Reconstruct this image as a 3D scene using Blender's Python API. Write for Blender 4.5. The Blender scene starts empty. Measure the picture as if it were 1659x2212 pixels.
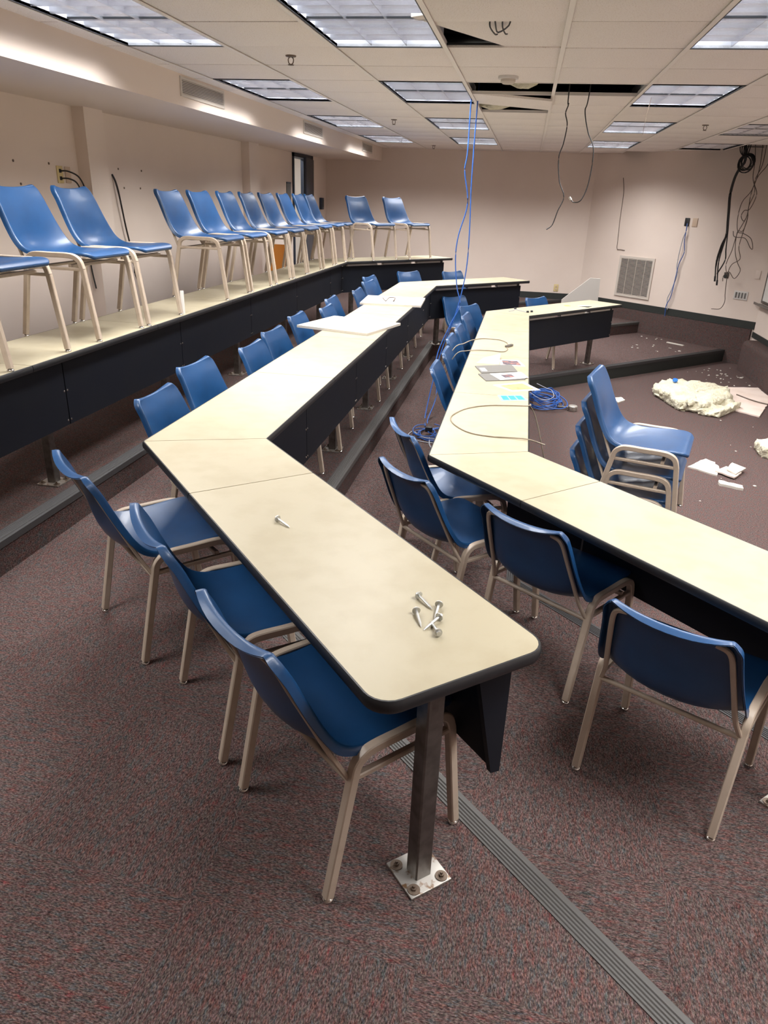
import bpy, bmesh, math, random
from mathutils import Vector, Matrix
random.seed(7)
S = bpy.context.scene
COL = S.collection

# ------------------------------------------------------------------ camera, world, exposure
CAM_Z = 2.01
def cam_axes(pitch, yaw, roll):
    f = Vector((math.sin(yaw)*math.cos(pitch), math.cos(yaw)*math.cos(pitch), math.sin(pitch)))
    r = Vector((math.cos(yaw), -math.sin(yaw), 0)); u = r.cross(f)
    c, s = math.cos(roll), math.sin(roll)
    return c*r + s*u, -s*r + c*u, f
cam_d = bpy.data.cameras.new('camera'); cam = bpy.data.objects.new('camera', cam_d); COL.objects.link(cam)
cr_, cu_, cf_ = cam_axes(-0.4119, -0.1686, 0.0374)
cam.matrix_world = Matrix(((cr_.x, cu_.x, -cf_.x, 0), (cr_.y, cu_.y, -cf_.y, 0), (cr_.z, cu_.z, -cf_.z, CAM_Z), (0, 0, 0, 1)))
cam_d.sensor_fit = 'HORIZONTAL'; cam_d.sensor_width = 36.0; cam_d.lens = 36.0*1560.47/1659.0
cam_d.clip_start = 0.02
S.camera = cam
wd = bpy.data.worlds.new('world'); S.world = wd; wd.use_nodes = True
wd.node_tree.nodes['Background'].inputs[0].default_value = (0.8, 0.78, 0.75, 1)
wd.node_tree.nodes['Background'].inputs[1].default_value = 0.05
S.view_settings.view_transform = 'Standard'; S.view_settings.look = 'None'
S.view_settings.gamma = 1.0; S.view_settings.use_curve_mapping = False
S.view_settings.exposure = 0.15
LAMP_W = 32.0            # watts per lit troffer
LAMP_COL = (1.0, 0.975, 0.95)
S.cycles.max_bounces = 6; S.cycles.diffuse_bounces = 4; S.cycles.glossy_bounces = 3; S.cycles.use_adaptive_sampling = True; S.cycles.adaptive_threshold = 0.04; S.cycles.caustics_reflective = False; S.cycles.caustics_refractive = False
S.cycles.sample_clamp_indirect = 4.0

# ------------------------------------------------------------------ materials
def srgb(r, g, b):
    f = lambda c: ((c/255+0.055)/1.055)**2.4 if c/255 > 0.04045 else c/255/12.92
    return (f(r), f(g), f(b), 1)
def mat(name, col, rough=0.5, metal=0.0, coat=0.0, noise=None, bump=None, spec=None):
    m = bpy.data.materials.new(name); m.use_nodes = True
    nt = m.node_tree; b = nt.nodes['Principled BSDF']
    b.inputs['Base Color'].default_value = col; b.inputs['Roughness'].default_value = rough
    b.inputs['Metallic'].default_value = metal; b.inputs['Coat Weight'].default_value = coat
    if spec is not None: b.inputs['Specular IOR Level'].default_value = spec
    tc = nt.nodes.new('ShaderNodeTexCoord')
    if noise:
        sc, col2, lo, hi = noise
        n = nt.nodes.new('ShaderNodeTexNoise'); n.inputs['Scale'].default_value = sc; n.inputs['Detail'].default_value = 6
        nt.links.new(tc.outputs['Object'], n.inputs['Vector'])
        r = nt.nodes.new('ShaderNodeValToRGB'); r.color_ramp.elements[0].position = lo; r.color_ramp.elements[1].position = hi
        r.color_ramp.elements[0].color = col; r.color_ramp.elements[1].color = col2
        nt.links.new(n.outputs['Fac'], r.inputs[0]); nt.links.new(r.outputs[0], b.inputs['Base Color'])
    if bump:
        sc, st, ds = bump
        n2 = nt.nodes.new('ShaderNodeTexNoise'); n2.inputs['Scale'].default_value = sc; n2.inputs['Detail'].default_value = 3
        nt.links.new(tc.outputs['Object'], n2.inputs['Vector'])
        bp = nt.nodes.new('ShaderNodeBump'); bp.inputs['Strength'].default_value = st; bp.inputs['Distance'].default_value = ds
        nt.links.new(n2.outputs['Fac'], bp.inputs['Height']); nt.links.new(bp.outputs[0], b.inputs['Normal'])
    return m
def emis(name, col, st):
    m = bpy.data.materials.new(name); m.use_nodes = True
    b = m.node_tree.nodes['Principled BSDF']; b.inputs['Base Color'].default_value = (0.8, 0.8, 0.8, 1)
    b.inputs['Emission Color'].default_value = col; b.inputs['Emission Strength'].default_value = st
    return m
def carpet(name, gain=1.0):
    m = bpy.data.materials.new(name); m.use_nodes = True; nt = m.node_tree; b = nt.nodes['Principled BSDF']
    b.inputs['Roughness'].default_value = 0.95; b.inputs['Specular IOR Level'].default_value = 0.1
    tc = nt.nodes.new('ShaderNodeTexCoord')
    def noise(scale, rot, sc, det, rough=0.6):
        mp = nt.nodes.new('ShaderNodeMapping'); mp.inputs['Rotation'].default_value = (0, 0, rot); mp.inputs['Scale'].default_value = scale
        nt.links.new(tc.outputs['Object'], mp.inputs['Vector'])
        n = nt.nodes.new('ShaderNodeTexNoise'); n.inputs['Scale'].default_value = sc; n.inputs['Detail'].default_value = det; n.inputs['Roughness'].default_value = rough
        nt.links.new(mp.outputs[0], n.inputs['Vector']); return n
    def mixf(fac, a, c):
        mx = nt.nodes.new('ShaderNodeMix'); mx.data_type = 'FLOAT'
        nt.links.new(fac, mx.inputs[0]); nt.links.new(a, mx.inputs[2]); nt.links.new(c, mx.inputs[3]); return mx.outputs[0]
    mpc = nt.nodes.new('ShaderNodeMapping'); mpc.inputs['Rotation'].default_value = (0, 0, 0.12); mpc.inputs['Location'].default_value = (0.21, 0.1, 0.3)
    nt.links.new(tc.outputs['Object'], mpc.inputs['Vector'])
    ck = nt.nodes.new('ShaderNodeTexChecker'); ck.inputs['Scale'].default_value = 1.64; nt.links.new(mpc.outputs[0], ck.inputs['Vector'])
    dirs = [((1, 2.6, 2), 0.12), ((2.6, 1, 2), 0.12)]
    fine = mixf(ck.outputs['Fac'], noise(dirs[0][0], .12, 120, 3, .7).outputs['Fac'], noise(dirs[1][0], .12, 120, 3, .7).outputs['Fac'])
    fleck = mixf(ck.outputs['Fac'], noise((1, 3.2, 2), .12, 24, 4, .75).outputs['Fac'], noise((3.2, 1, 2), .12, 24, 4, .75).outputs['Fac'])
    r1 = nt.nodes.new('ShaderNodeValToRGB'); e = r1.color_ramp.elements
    e[0].position = 0.32; e[0].color = (0.020*gain, 0.015*gain, 0.015*gain, 1)
    e[1].position = 0.70; e[1].color = (0.262*gain, 0.202*gain, 0.186*gain, 1)
    x = e.new(0.5); x.color = (0.108*gain, 0.077*gain, 0.072*gain, 1)
    nt.links.new(fine, r1.inputs[0])
    r2 = nt.nodes.new('ShaderNodeValToRGB'); e = r2.color_ramp.elements
    e[0].position = 0.33; e[0].color = (0.72, 1.10, 1.05, 1)
    e[1].position = 0.70; e[1].color = (1.6, 0.56, 0.62, 1)
    for pos, c in ((.40, (.82, 1.0, 1.22)), (.45, (1.02, 1.06, .92)), (.50, (1.0, .97, 1.0)), (.545, (1.12, .92, 1.02)), (.59, (1.22, .94, .78)), (.64, (1.18, .82, .86))):
        x = e.new(pos); x.color = c+(1,)
    nt.links.new(fleck, r2.inputs[0])
    mu = nt.nodes.new('ShaderNodeMix'); mu.data_type = 'RGBA'; mu.blend_type = 'MULTIPLY'; mu.inputs[0].default_value = 1.0; mu.clamp_result = False
    nt.links.new(r1.outputs[0], mu.inputs[6]); nt.links.new(r2.outputs[0], mu.inputs[7])
    nt.links.new(mu.outputs[2], b.inputs['Base Color'])
    bp = nt.nodes.new('ShaderNodeBump'); bp.inputs['Strength'].default_value = 0.7; bp.inputs['Distance'].default_value = 0.006
    nt.links.new(fine, bp.inputs['Height']); nt.links.new(bp.outputs[0], b.inputs['Normal'])
    return m
M = dict(
    wall=mat('wall_paint', srgb(230, 216, 205), 0.75, bump=(60, .08, .003), noise=(1.3, srgb(223, 208, 197), .35, .75)),
    soffit=mat('soffit_paint', srgb(228, 214, 203), 0.75, bump=(60, .08, .003)),
    tile=mat('ceiling_tile_board', srgb(247, 240, 235), 0.9, bump=(170, .55, .004), noise=(160, srgb(214, 200, 186), .56, .72)),
    tee=mat('tee_metal', srgb(244, 238, 232), 0.5),
    black=mat('black_trim', srgb(24, 24, 28), 0.5),
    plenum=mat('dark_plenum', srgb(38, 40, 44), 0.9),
    pipe=mat('plenum_pipe', srgb(110, 115, 120), 0.4, metal=.6),
    carpet=carpet('carpet_floor', 0.83),
    carpet_wall=carpet('carpet_wall', 0.8),
    rubber=mat('rubber_nosing', srgb(78, 76, 74), 0.6, bump=(200, .2, .001)),
    rubber_dark=mat('rubber_nosing_dark', srgb(58, 57, 58), 0.6, bump=(200, .2, .001)),
    base=mat('rubber_baseboard', srgb(42, 46, 44), 0.55),
    lam=mat('cream_laminate', srgb(174, 165, 141), 0.38, noise=(9, srgb(168, 158, 133), .45, .65), bump=(14, .03, .004), spec=.4),
    edge=mat('black_edge_band', srgb(30, 31, 34), 0.4),
    navy=mat('navy_panel', srgb(17, 21, 31), 0.6, noise=(3, srgb(21, 24, 31), .4, .7), spec=.25),
    steel=mat('brushed_steel', srgb(130, 126, 122), 0.38, metal=.9, noise=(25, srgb(105, 100, 96), .4, .7)),
    plate=mat('plate_steel', srgb(176, 172, 166), 0.4, metal=.7, noise=(45, srgb(120, 92, 66), .56, .68)),
    bolt=mat('bolt_rust', srgb(120, 105, 92), 0.5, metal=.6),
    blue=mat('blue_shell_plastic', srgb(22, 66, 110), 0.38, bump=(420, .12, .0008), coat=.1, noise=(7, srgb(19, 59, 100), .4, .7)),
    tan=mat('tan_frame_paint', srgb(186, 170, 153), 0.42, noise=(18, srgb(170, 153, 136), .52, .8)),
    chrome=mat('chrome', srgb(215, 212, 208), 0.2, metal=1.0),
    alu=mat('louver_aluminium', srgb(230, 232, 240), 0.24, metal=.8),
    pan=mat('troffer_white', srgb(205, 208, 214), 0.6),
    grille=mat('grille_white', srgb(205, 196, 186), 0.5),
    white=mat('paper_white', srgb(218, 216, 212), 0.7),
    board=mat('tile_white', srgb(198, 192, 182), 0.85, bump=(150, .4, .003)),
    cable_black=mat('cable_black', srgb(34, 32, 32), 0.5),
    cable_blue=mat('cable_blue', srgb(44, 92, 170), 0.45),
    cable_grey=mat('cable_grey', srgb(140, 128, 110), 0.45),
    cable_pale=mat('cable_pale', srgb(170, 172, 180), 0.45),
    cable_brown=mat('cable_brown', srgb(92, 78, 68), 0.5),
    plastic=mat('ivory_plastic', srgb(214, 196, 142), 0.45),
    beige_plate=mat('beige_plate', srgb(205, 182, 160), 0.5),
    insul=mat('fibreglass', srgb(214, 209, 188), 0.95, noise=(14, srgb(202, 195, 168), .4, .7), bump=(45, .8, .02)),
    gyp=mat('gypsum', srgb(222, 206, 196), 0.9, noise=(4, srgb(208, 188, 176), .4, .7)),
    grey_board=mat('grey_melamine', srgb(196, 192, 186), 0.5),
    folder=mat('grey_folder', srgb(112, 110, 106), 0.5),
    bluecard=mat('blue_card', srgb(60, 150, 215), 0.4),
    cyan=mat('pale_blue_ink', srgb(140, 200, 235), 0.5),
    orange=mat('orange_plastic', srgb(246, 160, 66), 0.5),
    orange_ink=mat('orange_ink', srgb(232, 184, 110), 0.6, noise=(14, srgb(170, 110, 80), .5, .7)),
    dark_ink=mat('dark_ink', srgb(70, 66, 78), 0.6, noise=(26, srgb(170, 110, 95), .48, .62)),
    yellow=mat('yellow_note', srgb(240, 225, 80), 0.6),
    zinc=mat('zinc_screw', srgb(205, 206, 204), 0.38, metal=.85),
    door=mat('navy_door', srgb(38, 46, 60), 0.45),
    glass=mat('bottle_cap_blue', srgb(60, 130, 220), 0.3),
    hall=mat('corridor_paint', srgb(230, 224, 216), 0.8),
)
M['lamp_on'] = emis('lamp_tube_lit', (0.95, 0.97, 1.0, 1), 19.0)
M['lamp_on'].cycles.emission_sampling = 'NONE'
M['lamp_off'] = mat('lamp_tube_off', srgb(200, 200, 200), 0.5)

# ------------------------------------------------------------------ mesh helpers
def link(name, me, m=None, parent=None):
    o = bpy.data.objects.new(name, me); COL.objects.link(o)
    if m is not None and me is not None and not me.materials: me.materials.append(m)
    if parent is not None: o.parent = parent
    return o
def tag(o, label=None, cat=None, group=None, kind=None):
    if label: o['label'] = label
    if cat: o['category'] = cat
    if group: o['group'] = group
    if kind: o['kind'] = kind
    return o
def thing(name, label, cat, loc=(0, 0, 0), rz=0, group=None):
    o = bpy.data.objects.new(name, None); COL.objects.link(o); o.empty_display_size = .1
    o.location = loc; o.rotation_euler = (0, 0, rz)
    return tag(o, label, cat, group)
def fin(bm, name, smooth=40):
    bmesh.ops.recalc_face_normals(bm, faces=bm.faces)
    me = bpy.data.meshes.new(name); bm.to_mesh(me); bm.free()
    if smooth:
        me.polygons.foreach_set('use_smooth', [True]*len(me.polygons)); me.set_sharp_from_angle(angle=math.radians(smooth))
    return me
def bbox(bm, x0, x1, y0, y1, z0, z1):
    v = [bm.verts.new(p) for p in ((x0,y0,z0),(x1,y0,z0),(x1,y1,z0),(x0,y1,z0),(x0,y0,z1),(x1,y0,z1),(x1,y1,z1),(x0,y1,z1))]
    for f in ((0,3,2,1),(4,5,6,7),(0,1,5,4),(1,2,6,5),(2,3,7,6),(3,0,4,7)): bm.faces.new([v[i] for i in f])
def box_me(name, x0, x1, y0, y1, z0, z1, bev=0):
    bm = bmesh.new(); bbox(bm, x0, x1, y0, y1, z0, z1)
    if bev: bmesh.ops.bevel(bm, geom=list(bm.edges), offset=bev, segments=2, affect='EDGES', profile=.5)
    return fin(bm, name, 40 if bev else 0)
def boxes_me(name, lst):
    bm = bmesh.new()
    for b in lst: bbox(bm, *b)
    return fin(bm, name, 0)
def prism(bm, poly, z0, z1):
    lo = [bm.verts.new((p[0], p[1], z0)) for p in poly]; hi = [bm.verts.new((p[0], p[1], z1)) for p in poly]
    n = len(poly); bm.faces.new(hi); bm.faces.new(lo[::-1])
    for i in range(n): bm.faces.new((lo[i], lo[(i+1) % n], hi[(i+1) % n], hi[i]))
def prism_me(name, poly, z0, z1, smooth=0):
    bm = bmesh.new(); prism(bm, poly, z0, z1); return fin(bm, name, smooth)
def catmull(pts, n=6):
    P = [Vector(p) for p in pts]
    if len(P) < 3: return P
    out = []
    for i in range(len(P)-1):
        p0 = P[i-1] if i else P[0]*2-P[1]; p1, p2 = P[i], P[i+1]; p3 = P[i+2] if i+2 < len(P) else P[-1]*2-P[-2]
        for k in range(n):
            t = k/n
            out.append(.5*((2*p1)+(p2-p0)*t+(2*p0-5*p1+4*p2-p3)*t*t+(3*p1-p0-3*p2+p3)*t**3))
    out.append(P[-1]); return out
def sweep(bm, path, sec, up=Vector((0, 0, 1)), closed=False, caps=True):
    """sec: list of (a,b): a along side = tangent x up, b along the frame's up"""
    P = [Vector(p) for p in path]; n = len(P); rings = []
    prev = None
    for i in range(n):
        if closed: t = (P[(i+1) % n]-P[i-1]).normalized()
        else: t = (P[min(i+1, n-1)]-P[max(i-1, 0)]).normalized()
        s = t.cross(up)
        if s.length < 1e-4: s = prev if prev is not None else t.orthogonal()
        s.normalize(); prev = s
        u = s.cross(t).normalized()
        # mitre scale
        k = 1.0
        if (closed or 0 < i < n-1):
            a = (P[i]-P[i-1]).normalized(); b = (P[(i+1) % n]-P[i]).normalized()
            c = a.dot(t); k = 1/max(c, .5)
        rings.append([bm.verts.new(P[i]+s*(q[0]*k)+u*(q[1])) for q in sec])
    m = len(sec)
    for i in range(n if closed else n-1):
        A, B = rings[i], rings[(i+1) % n]
        for j in range(m): bm.faces.new((A[j], A[(j+1) % m], B[(j+1) % m], B[j]))
    if caps and not closed:
        bm.faces.new(rings[0][::-1]); bm.faces.new(rings[-1])
def circ(r, n=8): return [(r*math.cos(2*math.pi*i/n), r*math.sin(2*math.pi*i/n)) for i in range(n)]
def rsq(w, h, c):
    w /= 2; h /= 2
    return [(-w, -h+c), (-w+c, -h), (w-c, -h), (w, -h+c), (w, h-c), (w-c, h), (-w+c, h), (-w, h-c)]
def tube_me(name, pts, r, n=6, sub=6, smooth=True):
    bm = bmesh.new(); sweep(bm, catmull(pts, sub) if smooth else pts, circ(r, n)); return fin(bm, name, 60)
def tubes_me(name, lst, r, n=5, sub=5):
    bm = bmesh.new()
    for pts in lst: sweep(bm, catmull(pts, sub), circ(r, n))
    return fin(bm, name, 60)
def cyl(bm, c, r, z0, z1, n=16, r2=None):
    r2 = r if r2 is None else r2
    lo = [bm.verts.new((c[0]+r*math.cos(2*math.pi*i/n), c[1]+r*math.sin(2*math.pi*i/n), z0)) for i in range(n)]
    hi = [bm.verts.new((c[0]+r2*math.cos(2*math.pi*i/n), c[1]+r2*math.sin(2*math.pi*i/n), z1)) for i in range(n)]
    bm.faces.new(hi); bm.faces.new(lo[::-1])
    for i in range(n): bm.faces.new((lo[i], lo[(i+1) % n], hi[(i+1) % n], hi[i]))
def lathe(bm, prof, n=16):
    rings = [[bm.verts.new((r*math.cos(2*math.pi*i/n), r*math.sin(2*math.pi*i/n), z)) for i in range(n)] for r, z in prof]
    for A, B in zip(rings, rings[1:]):
        for i in range(n): bm.faces.new((A[i], A[(i+1) % n], B[(i+1) % n], B[i]))
    bm.faces.new(rings[0][::-1]); bm.faces.new(rings[-1])
def clip(poly, a, b, c):           # keep a*x+b*y <= c
    out = []
    for i in range(len(poly)):
        p, q = poly[i], poly[(i+1) % len(poly)]
        dp, dq = a*p[0]+b*p[1]-c, a*q[0]+b*q[1]-c
        if dp <= 0: out.append(p)
        if dp*dq < 0: t = dp/(dp-dq); out.append((p[0]+t*(q[0]-p[0]), p[1]+t*(q[1]-p[1])))
    return out
def area(poly): return abs(sum(poly[i][0]*poly[(i+1) % len(poly)][1]-poly[(i+1) % len(poly)][0]*poly[i][1] for i in range(len(poly))))/2

# ------------------------------------------------------------------ room outline
ZC = 2.745                       # ceiling
XL, XF, YB, YN = -3.45, 3.22, 13.14, -1.64
KR, KN = 14.12, 2.60             # angled corner walls: x+y=KR at the far side, x-y=KN at the near side
Z1, Z2, Z3 = 0.495, 0.33, 0.165  # tier levels
ZT = 3.35                        # top of the walls, above the ceiling
def struct(name, me, m, parent=None):
    o = link(name, me, m, parent)
    if parent is None: o['kind'] = 'structure'
    return o
room = [(XL, YN), (YN+KN, YN), (XF, XF-KN), (XF, KR-XF), (KR-YB, YB), (XL, YB)]
flr = struct('floor', prism_me('floor', room, -0.1, 0.0), M['carpet'])
def slab(a, b, z0, z1, t):       # wall slab from a to b, thickness t outwards (right-hand side of a->b)
    d = (Vector((b[0], b[1]))-Vector((a[0], a[1]))).normalized(); n = Vector((d.y, -d.x))*t
    return [(a[0], a[1]), (b[0], b[1]), (b[0]+n.x, b[1]+n.y), (a[0]+n.x, a[1]+n.y)]
DY0, DY1, DZ = 11.24, 12.20, 2.50
struct('wall_left', boxes_me('wall_left', [(XL-.15, XL, YN-.15, DY0, -.1, ZT), (XL-.15, XL, DY1, YB+.15, -.1, ZT), (XL-.15, XL, DY0, DY1, DZ, ZT), (XL-.15, XL, DY0, DY1, -.1, Z1)]), M['wall'])
struct('wall_back', prism_me('wall_back', slab((KR-YB+.05, YB), (XL, YB), -.1, ZT, .15), -.1, ZT), M['wall'])
struct('wall_right', prism_me('wall_right', [(XF, KR-XF), (KR-YB, YB), (KR-YB+.11, YB+.11), (XF+.11, KR-XF+.11)], -.1, ZT), M['wall'])
struct('wall_front', prism_me('wall_front', [(XF, XF-KN), (XF+.15, XF-KN), (XF+.15, KR-XF), (XF, KR-XF)], -.1, ZT), M['wall'])
struct('wall_near_corner', prism_me('wall_near_corner', [(YN+KN, YN), (YN+KN+.11, YN-.11), (XF+.11, XF-KN-.11), (XF, XF-KN)], -.1, ZT), M['wall'])
struct('wall_near', prism_me('wall_near', [(XL, YN-.15), (YN+KN+.05, YN-.15), (YN+KN, YN), (XL, YN)], -.1, ZT), M['wall'])

# tiers
def tier(name, z0, z1, edge):
    poly = [(XL, YN)] + edge + [(XL, YB)]
    return struct(name, prism_me(name, poly, z0, z1), M['carpet'])
T3 = [(YN+KN, YN), (3.1, 0.5), (0.15, 3.45), (0.15, 8.32), (2.99, 11.16), (KR-YB, YB)]
T2 = [(YN+KN, YN), (2.145, -.455), (-1.02, 2.71), (-1.02, 9.29), (1.92, 12.23), (KR-YB, YB)]
T1 = [(1.14, YN) if False else (YN+KN, YN), (-2.24, 1.64), (-2.24, 10.16), (0.74, YB)]
f3 = tier('floor_tier_3', 0.0, Z3, T3); f2 = tier('floor_tier_2', Z3, Z2, T2); f1 = tier('floor_tier_1', Z2, Z1, T1)
def edge_parts(parent, pts, z, zlow, riser_mat, nose_mat):
    P = [Vector((p[0], p[1], z)) for p in pts]
    # ribbed nosing: side a>0 is towards the lower floor (path runs so that tangent x up points there)
    sec = [(-.062, -.002), (-.062, .003)]
    for k in range(5):
        a = -.056+k*.0105; sec += [(a, .0035), (a+.003, .0065), (a+.006, .0065), (a+.0085, .0035)]
    sec += [(.006, .004), (.011, -.002), (.011, -.034), (.004, -.034), (.004, -.002)]
    bm = bmesh.new(); sweep(bm, P, sec); link('nosing', fin(bm, 'nosing', 30), nose_mat, parent)
    h = z-zlow
    bm = bmesh.new(); sweep(bm, [p-Vector((0, 0, 0)) for p in P], [(0, -h), (.006, -h), (.006, -.03), (0, -.03)]); link('riser', fin(bm, 'riser', 0), riser_mat, parent)
edge_parts(f3, T3[1:5], Z3, 0, M['base'], M['rubber_dark'])
edge_parts(f2, T2[1:5], Z2, Z3, M['carpet_wall'], M['rubber'])
edge_parts(f1, T1[0:4], Z1, Z2, M['carpet_wall'], M['rubber_dark'])

# baseboards, carpet wainscot on the angled wall, carpeted ledge at the front wall
s2 = math.sqrt(.5)
def wall_strip(name, a, b, z0, z1, t, m, label=None):
    d = (Vector(b)-Vector(a)).normalized(); n = Vector((-d.y, d.x))*t
    return struct(name, prism_me(name, [a, b, (b[0]+n.x, b[1]+n.y), (a[0]+n.x, a[1]+n.y)], z0, z1), m)
wall_strip('baseboard_right', (XF, KR-XF), (KR-YB, YB), Z1+.005, Z1+.105, .012, M['base'])
wall_strip('trim_1', (XF-.02, KR-XF+.02), (KR-YB, YB), 0.0, Z1, .03, M['carpet_wall'])
wall_strip('baseboard_back', (KR-YB, YB), (XL, YB), Z1, Z1+.10, .012, M['base'])
wall_strip('baseboard_left', (XL, DY0), (XL, YN), Z1, Z1+.10, .012, M['base'])
wall_strip('baseboard_front', (XF, XF-KN+.1), (XF, KR-XF), .40, .47, .012, M['base'])
# ledge with rounded top edge
lp = [(XF, 0), (3.03, 0), (3.03, .33)] + [(3.10-.07*math.cos(a), .33+.07*math.sin(a)) for a in [i*math.pi/10 for i in range(1, 6)]] + [(XF, .40)]
bm = bmesh.new(); A = [bm.verts.new((x, XF-KN+.15, z)) for x, z in lp]; B = [bm.verts.new((x, 10.60, z)) for x, z in lp]
Cc = [bm.verts.new((x+.02, 10.68, z-.05 if z > .2 else z)) for x, z in lp]
bm.faces.new(A); bm.faces.new(Cc[::-1])
for i in range(len(lp)):
    j = (i+1) % len(lp); bm.faces.new((A[i], A[j], B[j], B[i])); bm.faces.new((B[i], B[j], Cc[j], Cc[i]))
struct('trim_2', fin(bm, 'trim_2', 40), M['carpet_wall'])

# pilasters on the left wall, soffit
for i, (y0, y1) in enumerate(((5.63, 5.90), (9.15, 9.50))):
    struct('trim_%d' % (3+i), box_me('pilaster', XL, XL+.10, y0, y1, Z1, 2.547), M['wall'])
SX, SZ = -2.49, 2.547
struct('ceiling_soffit', box_me('ceiling_soffit', XL, SX, YN, YB, SZ, ZC+.02), M['soffit'])

# corridor behind the door
bm = bmesh.new()
bbox(bm, -5.0, -4.9, 9.5, 14.6, Z1-.1, 3.0); bbox(bm, -4.9, XL-.15, 14.5, 14.6, Z1-.1, 3.0); bbox(bm, -4.9, XL-.15, 9.5, 9.6, Z1-.1, 3.0)
bbox(bm, -5.0, XL-.15, 9.5, 14.6, 2.9, 3.0)
struct('wall_corridor', fin(bm, 'wall_corridor', 0), M['hall'])
struct('floor_corridor', box_me('floor_corridor', -4.9, XL-.15, 9.6, 14.5, Z1-.1, Z1), M['carpet'])
ld = bpy.data.lights.new('corridor_lamp', 'AREA'); ld.energy = 35; ld.size = .6; ld.color = LAMP_COL
cl = thing('corridor_light', 'square ceiling light of the corridor beyond the open door', 'ceiling light', (-4.25, 12.0, 2.86))
link('light_panel', box_me('light_panel', -.3, .3, -.3, .3, 0, .03), M['lamp_on'], cl)
lo = bpy.data.objects.new('corridor_lamp', ld); COL.objects.link(lo); lo.location = (0, 0, -.02); lo.parent = cl; lo.visible_camera = False
# door
dr = bpy.data.objects.new('door_1', None); COL.objects.link(dr); dr['kind'] = 'structure'
bm = bmesh.new()
bbox(bm, XL-.17, XL+.02, DY0-.05, DY0+.005, Z1, DZ+.05); bbox(bm, XL-.17, XL+.02, DY1-.005, DY1+.05, Z1, DZ+.05); bbox(bm, XL-.17, XL+.02, DY0-.05, DY1+.05, DZ-.005, DZ+.05)
link('door_frame', fin(bm, 'door_frame', 0), M['door'], dr)
leaf = link('door_leaf', box_me('door_leaf', -.022, .022, -.93, 0, 0.0, DZ-Z1-.02, .004), M['door'], dr)
leaf.location = (XL+.025, DY1-.01, Z1+.01); leaf.rotation_euler = (0, 0, math.radians(9))
bm = bmesh.new(); sweep(bm, [(.02, -.86, 1.0), (.075, -.86, 1.0), (.08, -.84, 1.0), (.08, -.74, 1.0)], circ(.011, 8)); link('door_handle', fin(bm, 'door_handle', 50), M['steel'], leaf)

# ------------------------------------------------------------------ ceiling grid
U = .6096; GX, GY = 0.0858, 4.4875
gx = lambda i: GX+U*i
gy = lambda j: GY+U*j
ceil = bpy.data.objects.new('ceiling', None); COL.objects.link(ceil); ceil['kind'] = 'structure'
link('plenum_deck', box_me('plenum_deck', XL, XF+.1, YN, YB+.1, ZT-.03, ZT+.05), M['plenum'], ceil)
LCOLS, LROWS = (-4, -2, 1, 3), (-10, -6, -2, 2, 6, 10)
lit_cells = {(c, r+k) for c in LCOLS for r in LROWS for k in (0, 1)}
open_cells = {(-1, 2), (0, 2), (-1, 4), (4, 10), (4, 11), (2, 13), (-1, -1)}

g = .0058
tile_me = None
for i in range(-5, 6):
    for j in range(-11, 15):
        if (i, j) in lit_cells or (i, j) in open_cells: continue
        x0, x1, y0, y1 = gx(i)+.0048, gx(i+1)-.0048, gy(j)+g, gy(j+1)-g
        poly = [(x0, y0), (x1, y0), (x1, y1), (x0, y1)]; full = area(poly)
        for cl_ in ((-1, 0, -SX), (1, 0, XF-.002), (0, -1, -YN), (0, 1, YB-.002), (1, 1, KR-.004), (1, -1, KN-.004)): poly = clip(poly, *cl_) if poly else poly
        if len(poly) < 3 or area(poly) < .002: continue
        if area(poly) > full-1e-6:
            if tile_me is None:
                h = U/2-g; tile_me = box_me('ceiling_tile', -U/2+.0048, U/2-.0048, -h, h, 0, .016, .0015)
            o = link('ceiling_tile', tile_me, M['tile'], ceil); o.location = (gx(i)+U/2, gy(j)+U/2, ZC)
            o.rotation_euler = (0, 0, (0, math.pi)[(i*3+j) % 2])
            if (i, j) == (-1, 3): o.rotation_euler = (0, math.radians(4), 0); o.location = (gx(i)+U/2+.004, gy(j)+U/2, ZC-.02)
            else: o.location.z += random.uniform(-.0006, .0012)
        else: link('ceiling_tile', prism_me('ceiling_tile_cut', poly, ZC, ZC+.016), M['tile'], ceil)
o = link('ceiling_tile', box_me('ceiling_tile_loose', -.305, .305, -.52, .52, 0, .016, .0015), M['tile'], ceil); o.location = (-.085, 4.12, ZC+.008); o.rotation_euler = (0, 0, math.radians(-31))
for i in range(-4, 6):           # main tees
    x = gx(i); ya, yb = YN, YB
    yb = min(yb, KR-x-.02); ya = max(ya, x-KN+.02)
    link('main_tee', boxes_me('main_tee', [(x-.012, x+.012, ya, yb, ZC-.007, ZC-.004), (x-.003, x+.003, ya, yb, ZC-.004, ZC+.03)]), M['tee'], ceil)
ct_me = None
for j in range(-10, 15):         # slim cross tees behind the narrow joints
    y = gy(j); xa, xb = SX, min(XF, KR-y-.02, KN+y-.02)
    if xb-xa > .2: link('cross_tee', box_me('cross_tee', xa, xb, y-.008, y+.008, ZC+.012, ZC+.02), M['plenum'], ceil)
for a, b, y in ((gx(-1), gx(0), gy(3)), (gx(0), gx(1), gy(3)), (gx(-1), gx(0), gy(5)), (gx(-1), gx(1), gy(2))):
    link('cross_tee', box_me('cross_tee', a, b, y-.012, y+.012, ZC-.002, ZC+.02), M['tee'], ceil)
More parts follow.
